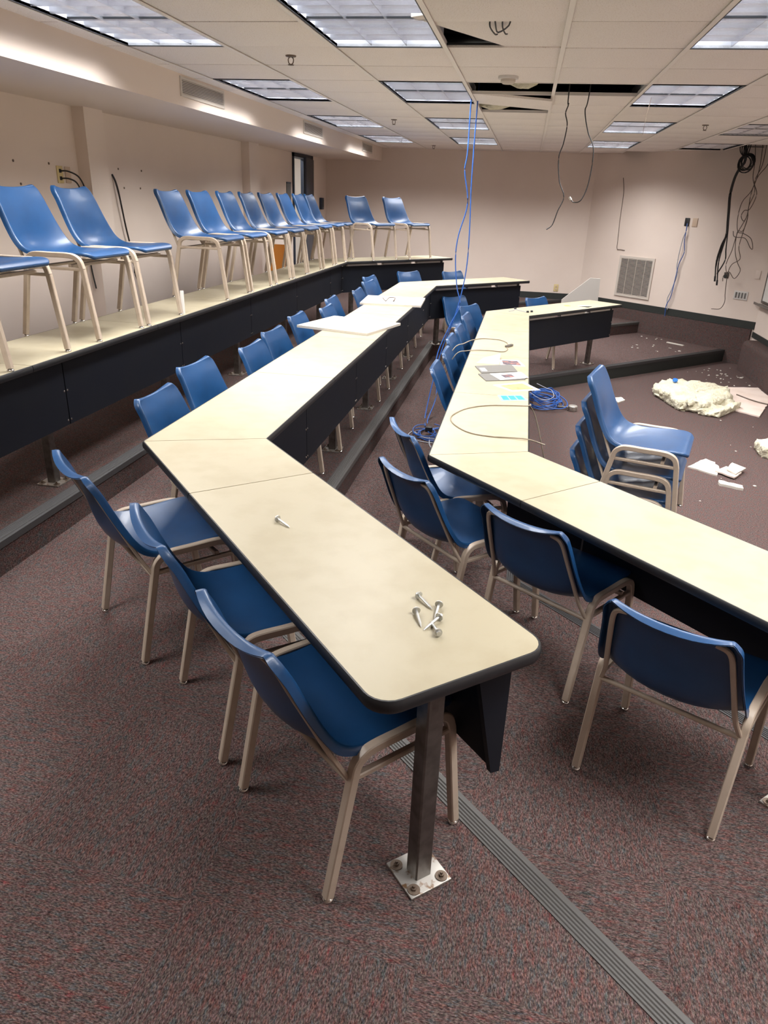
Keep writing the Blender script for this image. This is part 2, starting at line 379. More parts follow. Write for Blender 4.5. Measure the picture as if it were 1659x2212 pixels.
# things seen through the open cells
for y, z, r in ((gy(2)+.32, ZC+.30, .035), (gy(4)+.35, ZC+.28, .03), (gy(-1)+.5, ZC+.3, .03)):
    link('plenum_pipe', tube_me('plenum_pipe', [(-2.2, y, z), (2.5, y, z)], r, 10, smooth=False), M['pipe'], ceil)
def blob(name, pts, r, seed, squash=(1, 1, 1), sub=3, amp=.35):
    rnd = random.Random(seed); bm = bmesh.new()
    bmesh.ops.create_icosphere(bm, subdivisions=sub, radius=1)
    ph = [rnd.uniform(0, 6) for _ in range(9)]
    for v in bm.verts:
        p = v.co.copy(); n = 1+amp*(.5*math.sin(3*p.x+ph[0])*math.cos(2.5*p.y+ph[1])+.3*math.sin(6*p.y+ph[2])*math.cos(5*p.z+ph[3])+.22*math.sin(11*p.x+ph[4])*math.sin(12*p.y+ph[5])+.12*math.sin(23*p.z+ph[6])*math.sin(21*p.x+ph[7]))
        v.co = Vector((p.x*squash[0], p.y*squash[1], p.z*squash[2]))*n*r
    me = fin(bm, name, 180); return me
for k, (x, y, z, r, sq) in enumerate(((gx(-1)+.40, gy(2)+.34, ZC+.09, .085, (1.5, 1, .95)), (gx(-1)+.20, gy(2)+.40, ZC+.15, .08, (1.8, 1, .6)), (gx(-1)+.15, gy(4)+.33, ZC+.05, .085, (1.6, 1, .7)), (gx(0)+.1, gy(2)+.45, ZC+.12, .05, (1.3, 1, .7)))):
    o = tag(link('insulation_wad', blob('insulation_wad', None, r, 40+k, sq), M['insul']), ['yellow insulation wad drooping from the open ceiling cell by the smoke detector', 'flat yellow insulation wad lying deeper inside the open ceiling cell by the smoke detector', 'yellow insulation wad in the narrow open ceiling cell behind the sagging tile', 'small insulation tuft in the open cell where two black cables hang'][k], 'insulation', 'insulation above the ceiling'); o.location = (x, y, z)

# ------------------------------------------------------------------ troffers
FW, FL = U-.012, 2*U-.012
ring = lambda w, l, t, z0, z1: [(-w/2, w/2, -l/2, -l/2+t, z0, z1), (-w/2, w/2, l/2-t, l/2, z0, z1), (-w/2, -w/2+t, -l/2+t, l/2-t, z0, z1), (w/2-t, w/2, -l/2+t, l/2-t, z0, z1)]
tf_frame = boxes_me('troffer_frame', ring(FW, FL, .014, -.004, .012))
IW, IL = FW-.028, FL-.028
tf_pan = boxes_me('troffer_pan', [(-IW/2-.006, IW/2+.006, -IL/2-.006, IL/2+.006, .115, .120), (-IW/2-.006, -IW/2, -IL/2, IL/2, .0, .115), (IW/2, IW/2+.006, -IL/2, IL/2, .0, .115), (-IW/2, IW/2, -IL/2-.006, -IL/2, .0, .115), (-IW/2, IW/2, IL/2, IL/2+.006, .0, .115)])
def blade(length, hh=.058, n=5):         # parabolic blade: thick at top, thin at bottom
    sec = []
    for k in range(n+1): t = k/n; sec.append((.0015+.016*t*t, t*hh))
    sec = [(-a, b) for a, b in sec[::-1]] + sec
    bm = bmesh.new(); sweep(bm, [(-length/2, 0, 0), (length/2, 0, 0)], sec); return fin(bm, 'louver_blade', 50)
tf_cross = blade(IW); tf_long = blade(IL)
tf_tube = tube_me('lamp_tube', [(0, -IL/2+.02, 0), (0, IL/2-.02, 0)], .016, 10, smooth=False)
lamp_data = bpy.data.lights.new('troffer_lamp', 'AREA'); lamp_data.shape = 'RECTANGLE'; lamp_data.size = IW-.05; lamp_data.size_y = IL-.05
lamp_data.energy = LAMP_W;  lamp_data.color = LAMP_COL; lamp_data.spread = math.radians(140)
lamp_strong = lamp_data.copy(); lamp_strong.energy = LAMP_W*1.15; lamp_weak = lamp_data.copy(); lamp_weak.energy = LAMP_W*.95   # outputs adjusted for light balance: stronger over far front floor, weaker close by
me_on, me_off = tf_tube, tf_tube.copy(); me_on.materials.append(M['lamp_on']); me_off.materials.append(M['lamp_off'])
colname = {-4: 'in the row along the soffit', -2: 'in the second row from the soffit', 1: 'in the third row from the soffit', 3: 'in the fourth row from the soffit'}
ordn = ['first', 'second', 'third', 'fourth', 'fifth', 'sixth', 'seventh', 'eighth', 'ninth', 'tenth', 'eleventh', 'twelfth', 'thirteenth']
for c in LCOLS:
    for r in LROWS:
        if c == 3 and r in (-10,): continue
        if c == 1 and r == -10: continue
        off = (c == 3 and r >= 6) or r == -10 or (c, r) == (-2, -6)
        n = ordn[LROWS[::-1].index(r)]
        t = thing('ceiling_light', '%s ceiling light %s, %s from the back wall' % ('unlit' if off else 'lit', colname[c], n), 'ceiling light', (gx(c)+U/2, gy(r)+U, ZC), 0, 'louvered ceiling lights')
        if c == 3 and r == 10: t.scale = (1, .88, 1); t.location.y = gy(r)+.54
        link('frame', tf_frame, M['black'], t); link('pan', tf_pan, M['pan'], t)
        for k in range(7):
            o = link('cross_blade', tf_cross, M['alu'], t); o.location = (0, -IL/2+IL*(k+1)/8, .004)
        for k in range(2):
            o = link('long_blade', tf_long, M['alu'], t); o.location = (-IW/2+IW*(k+1)/3, 0, .004); o.rotation_euler = (0, 0, math.pi/2)
        for k in range(3):
            o = link('tube', me_off if off else me_on, None, t); o.location = (-IW/2+IW*(k+.5)/3, 0, .09)
        if not off:
            ld_ = lamp_data
            if c >= 1 and r >= 2: ld_ = lamp_strong
            if r == -6 or (c >= 1 and r == -2): ld_ = lamp_weak
            l = bpy.data.objects.new('troffer_lamp', ld_); COL.objects.link(l); l.parent = t; l.location = (0, 0, -.006); l.visible_camera = False
# smoke detector, sprinklers
sd = thing('smoke_detector', 'round white smoke detector on the ceiling tiles', 'smoke detector', (-.22, 5.45, ZC))
bm = bmesh.new(); lathe(bm, [(.065, 0), (.065, -.014), (.058, -.016)][::-1], 24); link('base', fin(bm, 'base', 40), M['white'], sd)
bm = bmesh.new(); lathe(bm, [(.048, -.016), (.048, -.03), (.034, -.042), (.012, -.045)][::-1], 24); link('sensor_head', fin(bm, 'sensor_head', 40), M['grille'], sd)
for k, (x, y, lb) in enumerate(((-1.464, 4.757, 'brass-dark sprinkler head in the tile beside the first two soffit lights'), (-1.479, 8.398, 'sprinkler head midway along the ceiling, above the middle table row'), (-1.528, 12.25, 'sprinkler head in the ceiling close to the back wall'), (1.588, 8.309, 'sprinkler head in the ceiling beside an unlit light'))):
    t = thing('sprinkler', lb, 'sprinkler', (x, y, ZC), 0, 'ceiling sprinklers')
    bm = bmesh.new(); lathe(bm, [(.032, 0), (.030, -.006), (.012, -.008)][::-1], 16); link('escutcheon', fin(bm, 'escutcheon', 40), M['bolt'], t)
    bm = bmesh.new(); sweep(bm, catmull([(-.008, 0, -.008), (-.016, 0, -.02), (-.012, 0, -.038), (0, 0, -.045), (.012, 0, -.038), (.016, 0, -.02), (.008, 0, -.008)], 4), circ(.003, 6), Vector((0, 1, 0))); link('yoke', fin(bm, 'yoke', 60), M['bolt'], t)
    bm = bmesh.new(); cyl(bm, (0, 0), .018, -.049, -.046, 14); link('deflector', fin(bm, 'deflector', 40), M['bolt'], t)

# soffit vents
for k, (y0, y1) in enumerate(((5.46, 6.26), (8.505, 9.295), (11.545, 12.265))):
    t = thing('soffit_vent', 'white slatted air vent in the soffit face, %s from the back wall' % ordn[2-k], 'vent', (SX, (y0+y1)/2, 2.668), 0, 'soffit vents')
    L = (y1-y0); H_ = .125
    link('frame', boxes_me('vent_frame', [(0, .008, -L/2, L/2, H_/2-.018, H_/2), (0, .008, -L/2, L/2, -H_/2, -H_/2+.018), (0, .008, -L/2, -L/2+.02, -H_/2+.018, H_/2-.018), (0, .008, L/2-.02, L/2, -H_/2+.018, H_/2-.018)]), M['grille'], t)
    link('duct_back', box_me('duct_back', .0005, .001, -L/2+.02, L/2-.02, -H_/2+.018, H_/2-.018), M['black'], t)
    sm = box_me('slat', .002, .007, -L/2+.02, L/2-.02, -.0024, .0024)
    for q in range(9):
        o = link('slat', sm, M['grille'], t); o.location = (0, 0, -H_/2+.018+(q+.5)*(H_-.036)/9)

# ------------------------------------------------------------------ tables
DP = .457; TH = .737
def post_me():
    bm = bmesh.new(); sweep(bm, [(0, 0, .008), (0, 0, TH-.03)], rsq(.050, .050, .004), Vector((0, 1, 0))); return fin(bm, 'post', 35)
POST = post_me()
BPLATE = box_me('base_plate', -.064, .064, -.064, .064, 0, .008, .0015)
bm = bmesh.new(); cyl(bm, (0, 0), .017, .008, .0105, 18); cyl(bm, (0, 0), .0075, .0105, .017, 6); cyl(bm, (0, 0), .004, .017, .024, 8); BOLT = fin(bm, 'anchor_bolt', 40)
bm = bmesh.new(); lathe(bm, [(.006, 0), (.0055, .002), (.003, .0035)], 10); SCREWHEAD = fin(bm, 'panel_screw', 40)
def V2(p): return Vector((p[0], p[1]))
def inset_poly_round(c, r, a, b, n=6):
    """arc rounding corner c between directions towards a and b"""
    c, a, b = V2(c), V2(a), V2(b); u, v = (a-c).normalized(), (b-c).normalized()
    half = u.angle(v)/2; d = r/math.tan(half); o = c+(u+v).normalized()*(r/math.sin(half))
    p, q = c+u*d, c+v*d; a0, a1 = math.atan2(*(p-o).yx), math.atan2(*(q-o).yx)
    while a1-a0 > math.pi: a1 -= 2*math.pi
    while a1-a0 < -math.pi: a1 += 2*math.pi
    return [(o.x+r*math.cos(a0+(a1-a0)*k/n), o.y+r*math.sin(a0+(a1-a0)*k/n)) for k in range(n+1)]
def table(label, b0, f0, f1, b1, z, exposed, posts=(), panel_breaks=None, round0=False, round1=False, group=None, wing_end=None, ins=.06, slot=False):
    """one table unit: back/front points at its start (b0,f0) and end (b1,f1); z = floor level"""
    org = (V2(b0)+V2(f0)+V2(f1)+V2(b1))/4
    t = thing('lecture_table', label, 'table', (org.x, org.y, z), 0, group)
    L = lambda p: (p[0]-org.x, p[1]-org.y)
    gq = .0022
    d = (V2(f1)-V2(f0)).normalized()
    B0, F0, F1, B1 = [V2(L(p)) for p in (b0, f0, f1, b1)]
    if not exposed[0]: B0 += d*gq; F0 += d*gq
    if not exposed[1]: B1 -= d*gq; F1 -= d*gq
    e = .006
    path_f = [tuple(F0), tuple(F1)]; path_b = [tuple(B1), tuple(B0)]
    poly = []
    poly += inset_poly_round(F0, .055, B0, F1) if round0 else [tuple(F0)]
    poly += inset_poly_round(F1, .055, F0, B1) if round1 else [tuple(F1)]
    poly += inset_poly_round(B1, .055, F1, B0) if round1 else [tuple(B1)]
    poly += inset_poly_round(B0, .055, B1, F0) if round0 else [tuple(B0)]
    link('tabletop', prism_me('tabletop', poly, TH-.03, TH, 30), M['lam'], t)
    # black bull-nose band along the exposed edges
    sec = [(.0005, -.032), (.004, -.032), (.0075, -.026), (.009, -.016), (.0075, -.005), (.004, .0), (.0005, .0)]
    nf = 7 if round0 else 1
    paths = []
    if round0 and not round1:
        # poly order: F0 arc (from B0 side to F1 side), F1, B1, B0 arc (from B1 side to F0 side)
        arcF, arcB = poly[:7], poly[9:16]
        paths = [[tuple(B1)] + arcB + arcF + [tuple(F1)]]
    elif round1 and not round0:
        arcF, arcB = poly[1:8], poly[8:15]
        paths = [[tuple(F0)] + arcF + arcB + [tuple(B0)]]
    else: paths = [[tuple(F0), tuple(F1)], [tuple(B1), tuple(B0)]]
    for pth in paths:
        P = [Vector((p[0], p[1], TH)) for p in pth]
        bm = bmesh.new(); sweep(bm, P, sec); link('edge_band', fin(bm, 'edge_band', 40), M['edge'], t)
    for p in posts:
        q = L(p); pl = link('post', POST, M['steel'], t); pl.location = (q[0], q[1], 0); pl.rotation_euler = (0, 0, math.atan2(d.y, d.x))
        bp = link('base_plate', BPLATE, M['plate'], pl)
        for sx, sy in ((-1, -1), (1, -1), (1, 1), (-1, 1)):
            o = link('anchor_bolt', BOLT, M['bolt'], pl); o.location = (sx*.044, sy*.044, 0)
    # modesty panels hang behind the front edge
    if panel_breaks:
        n = Vector((-d.y, d.x))
        if n.dot(B0-F0) < 0: n = -n
        for s0, s1 in panel_breaks:
            a, b = F0+d*s0+n*ins, F0+d*s1+n*ins
            gp = d*.004
            a2, b2 = a+gp, b-gp
            pm = prism_me('modesty_panel', [tuple(a2), tuple(b2), tuple(b2+n*.013), tuple(a2+n*.013)], TH-.39, TH-(.066 if slot else .05))
            po = link('modesty_panel', pm, M['navy'], t)
            for s in (a2+d*.010, b2-d*.010):
                for zz in (TH-.21, TH-.365):
                    o = link('panel_screw', SCREWHEAD, M['chrome'], po); o.location = (s.x-n.x*.0, s.y-n.y*.0, zz)
                    o.rotation_euler = (math.pi/2, 0, math.atan2(-n.y, -n.x)+math.pi/2)
            for s in (a2+d*.05, b2-d*.05):
                q = s+n*.002
                bmm = bmesh.new(); w = d*.022; prism(bmm, [tuple(q-w), tuple(q+w), tuple(q+w+n*.016), tuple(q-w+n*.016)], TH-.075, TH-.03)
                link('panel_bracket', fin(bmm, 'panel_bracket', 0), M['edge'], t)
            if slot:
                nseg = 3
                for k in range(nseg):
                    qa, qb = a2+(b2-a2)*(k/nseg)+d*.09, a2+(b2-a2)*((k+1)/nseg)-d*.02
                    link('cable_raceway', prism_me('cable_raceway', [tuple(qa+n*.004), tuple(qb+n*.004), tuple(qb+n*.05), tuple(qa+n*.05)], TH-.066, TH-.045), M['white'], t)
        if wing_end is not None:                       # tapered end gusset behind the last panel
            s = F0+d*wing_end+n*ins
            pts = [(0, -.062), (.10, -.062), (.028, -.385), (0, -.39)]
            bmm = bmesh.new(); A = [bmm.verts.new((s.x+n.x*a, s.y+n.y*a, TH+zz)) for a, zz in pts]; B = [bmm.verts.new((s.x+n.x*a+d.x*.016, s.y+n.y*a+d.y*.016, TH+zz)) for a, zz in pts]
            bmm.faces.new(A); bmm.faces.new(B[::-1])
            for i in range(4): bmm.faces.new((A[i], B[i], B[(i+1) % 4], A[(i+1) % 4]))
            link('end_gusset', fin(bmm, 'end_gusset', 0), M['navy'], t)
    return t
def row(nm, xf, yN, yF, aN, aF, lenN, lenF, z, seams, joints, cornerlen=.45, near=True, far=True, ins=.06, insN=.06):
    aN, aF = math.radians(aN), math.radians(aF)
    dN, dF = Vector((math.sin(aN), -math.cos(aN))), Vector((math.sin(aF), math.cos(aF)))
    nN, nF = Vector((-math.cos(aN), -math.sin(aN))), Vector((-math.cos(aF), math.sin(aF)))   # towards the back
    cN, cF = V2((xf, yN)), V2((xf, yF))
    bN, bF = V2((xf-DP, yN-DP*math.tan(aN/2))), V2((xf-DP, yF+DP*math.tan(aF/2)))
    g_ = nm+' table units'
    # near wing: end unit and corner unit
    e, s = cN+dN*lenN, cN+dN*cornerlen
    if near:
        mid = (e+nN*DP/2)-dN*.13
        table('%s table unit with rounded end, angled, at the wing towards the stair strip' % nm if False else '%s long angled table unit with a rounded free end' % nm, e+nN*DP, e, s, s+nN*DP, z, (True, False), [mid], [(.07, lenN-cornerlen-.02)], round0=True, group=g_, wing_end=.05, ins=insN)
        table('%s short corner table unit where the near bend is' % nm, s+nN*DP, s, cN, bN, z, (False, False), [], [(-.02, cornerlen+insN*math.tan(aN/2))], group=g_, ins=insN)
    ys = [yN]+list(seams)+[yF]
    for k in range(len(ys)-1):
        y0, y1 = ys[k], ys[k+1]
        jj = [yN-ins*math.tan(aN/2)]+list(joints[1:-1])+[yF+ins*math.tan(aF/2)]
        pb = [(a-y0, b-y0) for a, b in zip(jj[:-1], jj[1:]) if y0 <= (a+b)/2 < y1]
        bb0 = bN if k == 0 else V2((xf-DP, y0)); bb1 = bF if k == len(ys)-2 else V2((xf-DP, y1))
        ps = [(xf-DP/2, y) for y in joints[1:-1] if y0 <= y < y1]
        table('%s straight table unit, %s of %d counted from the doorway end' % (nm, ordn[len(ys)-2-k], len(ys)-1), bb0, V2((xf, y0)), V2((xf, y1)), bb1, z, (False, False), ps, pb, group=g_, ins=ins)
    if far:
        e = cF+dF*lenF
        table('%s angled table unit at the far bend with slots above its panels' % nm, bF, cF, e, e+nF*DP, z, (False, True), [(e+nF*DP/2)-dF*.22, cF+nF*DP/2+dF*.25], [(-ins*math.tan(aF/2), lenF-.08)], round1=False, group=g_, ins=ins, slot=True)
        return e, nF, dF
row('top tier', -2.20, 1.70, 9.45, 42, 38, 1.75, 1.93, Z1, [3.0, 4.25, 5.5, 6.75, 8.0], [1.8, 3.35, 4.74, 6.13, 7.5, 8.9, 9.45], ins=.08)
row('middle tier', -.98, 2.753, 8.806, 41.2, 41.8, 1.715, 1.62, Z2, [3.90, 5.12, 6.35, 7.58], [2.78, 3.58, 4.80, 5.95, 7.12, 8.25, 8.79], ins=.065, insN=.057)
row('lower tier', .116, 3.399, 8.0, 43.6, 37.5, 1.75, 1.83, Z3, [4.46, 5.70, 6.95], [3.43, 4.2, 5.4, 6.6, 7.6, 7.99], ins=.052)

# ------------------------------------------------------------------ chairs
prof = [(-.3210, .7630, .187), (-.3070, .7380, .189), (-.2860, .6980, .192), (-.2610, .6390, .198), (-.2320, .5720, .205), (-.2020, .5140, .211), (-.1700, .4740, .214), (-.1270, .4510, .216), (-.0650, .4440, .218), (.0200, .4460, .219), (.1000, .4520, .218), (.1570, .4540, .215), (.1960, .4480, .211), (.2160, .4360, .208)]
def shell_meshes():
    SP = catmull(prof, 4)
    SP = [SP[0], SP[0].lerp(SP[1], .3), SP[0].lerp(SP[1], .65)] + SP[1:]
    SP = SP[:-1] + [SP[-2].lerp(SP[-1], .6), SP[-1]]
    NR = len(SP)
    cum = [0]
    for p, q in zip(SP, SP[1:]): cum.append(cum[-1]+math.hypot(q.x-p.x, q.y-p.y))
    LT = cum[-1]
    us = [-1, -.95, -.88, -.76, -.6, -.42, -.21, 0, .21, .42, .6, .76, .88, .95, 1]; NC = len(us)
    def rnd_w(w, d, r): return w if d >= r else w-r+math.sqrt(max(0, r*r-(r-d)**2))
    G = []
    for i, p in enumerate(SP):
        a, b = SP[max(i-1, 0)], SP[min(i+1, NR-1)]; t = Vector((0, b.x-a.x, b.y-a.y)).normalized()
        nrm = Vector((0, -t.z, t.y)); s = cum[i]/LT
        back = max(0, min(1, (.55-s)/.14)); bend = math.exp(-((s-.42)/.15)**2)
        fr = max(0, min(1, (s-.72)/.24))
        dish = (.022*back+.016*(1-back)+.034*bend)*(1-fr)
        w = rnd_w(p.z, cum[i]+.0025, .034); w = rnd_w(w, LT-cum[i]+.004, .055)
        G.append([Vector((u*w, p.x, p.y))+nrm*(dish*(abs(u)**2.2-1)) for u in us])
    def gn(i, j):
        du = G[i][min(j+1, NC-1)]-G[i][max(j-1, 0)]; dv = G[min(i+1, NR-1)][j]-G[max(i-1, 0)][j]
        n = dv.cross(du).normalized(); return n
    sg = 1 if gn(NR*2//3, NC//2).z > 0 else -1
    verts, vrow = [], []
    idx = [[0]*NC for _ in range(NR)]
    for i in range(NR):
        for j in range(NC): idx[i][j] = len(verts); verts.append(G[i][j]); vrow.append(i)
    faces, frow = [], []
    for i in range(NR-1):
        for j in range(NC-1): faces.append((idx[i][j], idx[i+1][j], idx[i+1][j+1], idx[i][j+1])); frow.append(i)
    loop = [(0, j) for j in range(NC)] + [(i, NC-1) for i in range(1, NR)] + [(NR-1, j) for j in range(NC-2, -1, -1)] + [(i, 0) for i in range(NR-2, 0, -1)]
    rings = [[idx[i][j] for i, j in loop]]
    N = len(loop)
    outd = []
    for k in range(N):
        (i, j), (a, b), (c, d) = loop[k], loop[k-1], loop[(k+1) % N]
        n = gn(i, j)*sg; t = (G[c][d]-G[a][b]).normalized(); o = t.cross(n)
        ctr = G[i][NC//2] if 0 < i < NR-1 else G[NR//2][NC//2]
        if o.dot(G[i][j]-G[NR//2 if i in (0, NR-1) else i][NC//2]) < 0: o = -o
        outd.append((o.normalized(), n))
    for oa, nb in ((.0035, .0012), (.0062, .0050), (.0075, .0105), (.0075, .55), (.0065, 1.0)):
        ring_ = []
        for k in range(N):
            i, j = loop[k]; o, n = outd[k]; s = cum[i]/LT
            bk = max(0, min(1, (.60-s)/.16)); depth = .029*bk+.017*(1-bk)
            q = nb if nb < .02 else depth*nb
            ring_.append(len(verts)); verts.append(G[i][j]+o*oa-n*q); vrow.append(i)
        rings.append(ring_)
    for A, B in zip(rings, rings[1:]):
        for k in range(N):
            k2 = (k+1) % N; faces.append((A[k], A[k2], B[k2], B[k])); frow.append(min(loop[k][0], loop[k2][0]))
    # full mesh for normals
    def full_normals(fs):
        acc = [Vector() for _ in verts]
        for f in fs:
            v = [verts[q] for q in f]; n = (v[2]-v[0]).cross(v[3]-v[1])
            for q in f: acc[q] += n
        return [x.normalized() if x.length > 0 else Vector((0, 0, 1)) for x in acc]
    fn = full_normals(faces[:(NR-1)*(NC-1)])
    if fn[idx[NR*2//3][NC//2]].z < 0: faces = [f[::-1] for f in faces]
    # orient the rim the same way as the surface
    nsurf = (NR-1)*(NC-1); f0 = faces[nsurf]; v = [verts[q] for q in f0]; nn = (v[2]-v[0]).cross(v[3]-v[1])
    kk = 0
    if nn.dot(outd[0][0]+outd[0][1]) < 0: faces = faces[:nsurf]+[f[::-1] for f in faces[nsurf:]]
    nrmls = full_normals(faces)
    nv = len(verts); th = .0042
    verts2 = verts+[p-n*th for p, n in zip(verts, nrmls)]; n2 = nrmls+[-n for n in nrmls]
    faces2 = list(faces)+[tuple(q+nv for q in f[::-1]) for f in faces]; frow2 = frow+frow
    last = rings[-1]
    for k in range(N):
        k2 = (k+1) % N; faces2.append((last[k], last[k2], last[k2]+nv, last[k]+nv)); frow2.append(min(loop[k][0], loop[k2][0]))
    cut = next(i for i, p in enumerate(SP) if p.x > -.150)
    out = []
    for name, test in (('backrest', lambda r: r < cut), ('seat', lambda r: r >= cut)):
        fs = [f for f, r in zip(faces2, frow2) if test(r)]
        used = sorted({q for f in fs for q in f}); mp = {q: k for k, q in enumerate(used)}
        me = bpy.data.meshes.new(name); me.from_pydata([verts2[q] for q in used], [], [tuple(mp[q] for q in f) for f in fs])
        me.polygons.foreach_set('use_smooth', [True]*len(me.polygons)); me.update()
        me.normals_split_custom_set_from_vertices([n2[q] for q in used])
        me.materials.append(M['blue']); out.append(me)
    return out
ME_BACK, ME_SEAT = shell_meshes()
FX = .2335
sq = rsq(.026, .026, .0032)
def arc(c, r, a0, a1, n=6): return [(0, c[0]+r*math.cos(math.radians(a0+(a1-a0)*k/n)), c[1]+r*math.sin(math.radians(a0+(a1-a0)*k/n))) for k in range(n+1)]
rl_top, rl_bot = Vector((0, -.150, .375)), Vector((0, -.222, .014))
fl_top, fl_bot = Vector((0, .172, .372)), Vector((0, .218, .014))
def frame_me(name, pts, s): bm = bmesh.new(); sweep(bm, pts, s, Vector((1, 0, 0))); me = fin(bm, name, 40); me.materials.append(M['tan']); return me
ME_RLEG = frame_me('leg', [rl_bot, rl_top], sq); ME_FLEG = frame_me('leg', [fl_bot, fl_top], sq)
ap = catmull([tuple(rl_top), (0, -.142, .408), (0, -.119, .430), (0, -.085, .439), (0, .0, .4385), (0, .085, .4385), (0, .130, .432), (0, .158, .412), tuple(fl_top)], 4)
ME_ARCH = frame_me('side_arch', ap, sq)
ME_RAIL = frame_me('side_rail', [(0, -.150, .373), (0, .172, .371)], rsq(.016, .020, .003))
def flat_post(s):
    pts = catmull([(s*.226, -.156, .364), (s*.206, -.194, .440), (s*.193, -.241, .545), (s*.181, -.286, .645), (s*.172, -.311, .705), (s*.158, -.324, .732), (s*.128, -.330, .741)], 4)
    bm = bmesh.new(); sweep(bm, pts, rsq(.016, .013, .003), Vector((0, 1, .45)).normalized()); me = fin(bm, 'back_post', 40); me.materials.append(M['tan']); return me
ME_POST = (flat_post(-1), flat_post(1))
bm = bmesh.new(); sweep(bm, [(-FX, -.156, .362), (FX, -.156, .362)], circ(.0095, 10)); ME_XBAR = fin(bm, 'rear_crossbar', 60); ME_XBAR.materials.append(M['tan'])
bm = bmesh.new(); sweep(bm, [(-FX, .10, .385), (FX, .10, .385)], rsq(.018, .018, .003)); ME_FBAR = fin(bm, 'seat_crossbar', 40); ME_FBAR.materials.append(M['tan'])
bm = bmesh.new(); lathe(bm, [(.015, 0), (.016, .004), (.014, .009), (.006, .012), (.005, .018)], 14); ME_GLIDE = fin(bm, 'glide', 50); ME_GLIDE.materials.append(M['chrome'])
def chair(label, x, y, z, face, group, back_at=None, tilt=0):
    """face: compass angle in degrees from +Y towards +X that the chair faces; (x,y) = centre of the footprint"""
    if back_at is not None:
        a = math.radians(face); x, y = x+back_at*math.sin(a), y+back_at*math.cos(a)
    t = thing('stacking_chair', label, 'chair', (x, y, z), -math.radians(face), group)
    link('backrest', ME_BACK, None, t); link('seat', ME_SEAT, None, t)
    for s in (-1, 1):
        for nm, me, xo in (('side_arch', ME_ARCH, FX), ('side_rail', ME_RAIL, FX)):
            o = link(nm, me, None, t); o.location = (s*xo, 0, 0)
        link('back_post', ME_POST[0 if s < 0 else 1], None, t)
        for me, gl in ((ME_RLEG, rl_bot), (ME_FLEG, fl_bot)):
            o = link('leg', me, None, t); o.location = (s*FX, 0, 0)
            q = link('glide', ME_GLIDE, None, o); q.location = (0, gl.y, 0)
    link('rear_crossbar', ME_XBAR, None, t); link('seat_crossbar', ME_FBAR, None, t)
    return t
# on the top-tier table
ys = [9.70, 9.17, 8.58, 7.98, 7.42, 6.87, 6.26, 5.70, 4.41, 3.86, 3.10]
for k, y in enumerate(ys):
    chair('blue chair standing on the straight part of the top tier table, %s from the doorway' % ordn[k], -2.437, min(y, 9.66), Z1+TH, 90+random.uniform(-1.5, 1.5), 'chairs on the top tier table')
af = math.radians(38); wd_, wn = Vector((math.sin(af), math.cos(af))), Vector((-math.cos(af), math.sin(af)))
for s, lb in ((.62, 'blue chair standing on the angled far end of the top tier table, beside the bend'), (1.27, 'blue chair standing on the angled far end of the top tier table, at its tip')):
    p = V2((-2.20, 9.45))+wd_*s+wn*.23; chair(lb, p.x, p.y, Z1+TH, 90+38 if False else 128-8, 'chairs on the top tier table')
# middle tier, along the straight table: (x,y) of the top of the back
mid = [(-1.86, 9.20, 100), (-1.76, 8.66, 98), (-1.70, 7.80, 90), (-1.79, 7.03, 90), (-1.68, 6.43, 90), (-1.79, 5.88, 91), (-1.74, 5.12, 93), (-1.69, 4.54, 91), (-1.80, 3.90, 94), (-1.70, 3.22, 90)]
for k, (x, y, f) in enumerate(mid):
    chair('blue chair tucked behind the straight middle tier table, %s from the doorway end' % ordn[k], x, y, Z2, f, 'chairs along the middle tier table', .325)
chair('blue chair behind the angled far end of the middle tier table, beside the bend', -1.51, 10.10, Z2, 128, 'chairs along the middle tier table', .325)
chair('blue chair behind the angled far end of the middle tier table, at its tip', -.95, 10.45, Z2, 126, 'chairs along the middle tier table', .325)
for lb, x, y, f in (('blue chair at the rounded end of the middle tier table, beside the bolted post', -.501, 1.435, 42), ('blue chair in the middle of three at the near angled middle tier table', -.928, 1.863, 50), ('blue chair closest to the carpeted step at the near angled middle tier table', -1.443, 2.277, 42)):
    a = math.radians(f); chair(lb, x+.222*math.sin(a), y+.222*math.cos(a), Z2, f, 'chairs at the near middle tier table')
# lower tier
low = [(-.55, 8.34, 118, 'blue chair by the far bend of the lower tier table, turned aside'), (-.52, 7.62, 95, ''), (-.52, 6.82, 92, ''), (-.54, 6.28, 92, ''), (-.51, 5.65, 90, ''), (-.53, 5.09, 90, '')]
chair('blue chair standing clear behind the far bend of the lower tier table', -.78, 9.06, Z3, 128, 'chairs along the lower tier table', .325)
for k, (x, y, f, lb) in enumerate(low):
    chair(lb or 'blue chair tucked behind the straight lower tier table, %s from the far bend' % ordn[k], x, y, Z3, f, 'chairs along the lower tier table', .325)
chair('blue chair behind the angled far end of the lower tier table', .20, 9.42, Z3, 128, 'chairs along the lower tier table', .325)
chair('blue chair by the near bend of the lower tier table, beside the blue cable tangle', -.515, 3.53, Z3, 63, 'chairs at the near lower tier table', .325)
chair('blue chair with its empty seat showing, between the near bend and the stair strip', -.41, 2.92, Z3, 46, 'chairs at the near lower tier table', .325)
chair('blue chair with its back turned, pushed against the near lower tier table', .10, 2.52, Z3, 36, 'chairs at the near lower tier table', .325)
a = math.radians(29); chair('blue chair with its back turned, at the cropped end of the lower tier table', .574+.222*math.sin(a), 1.983+.222*math.cos(a), Z3, 29, 'chairs at the near lower tier table')
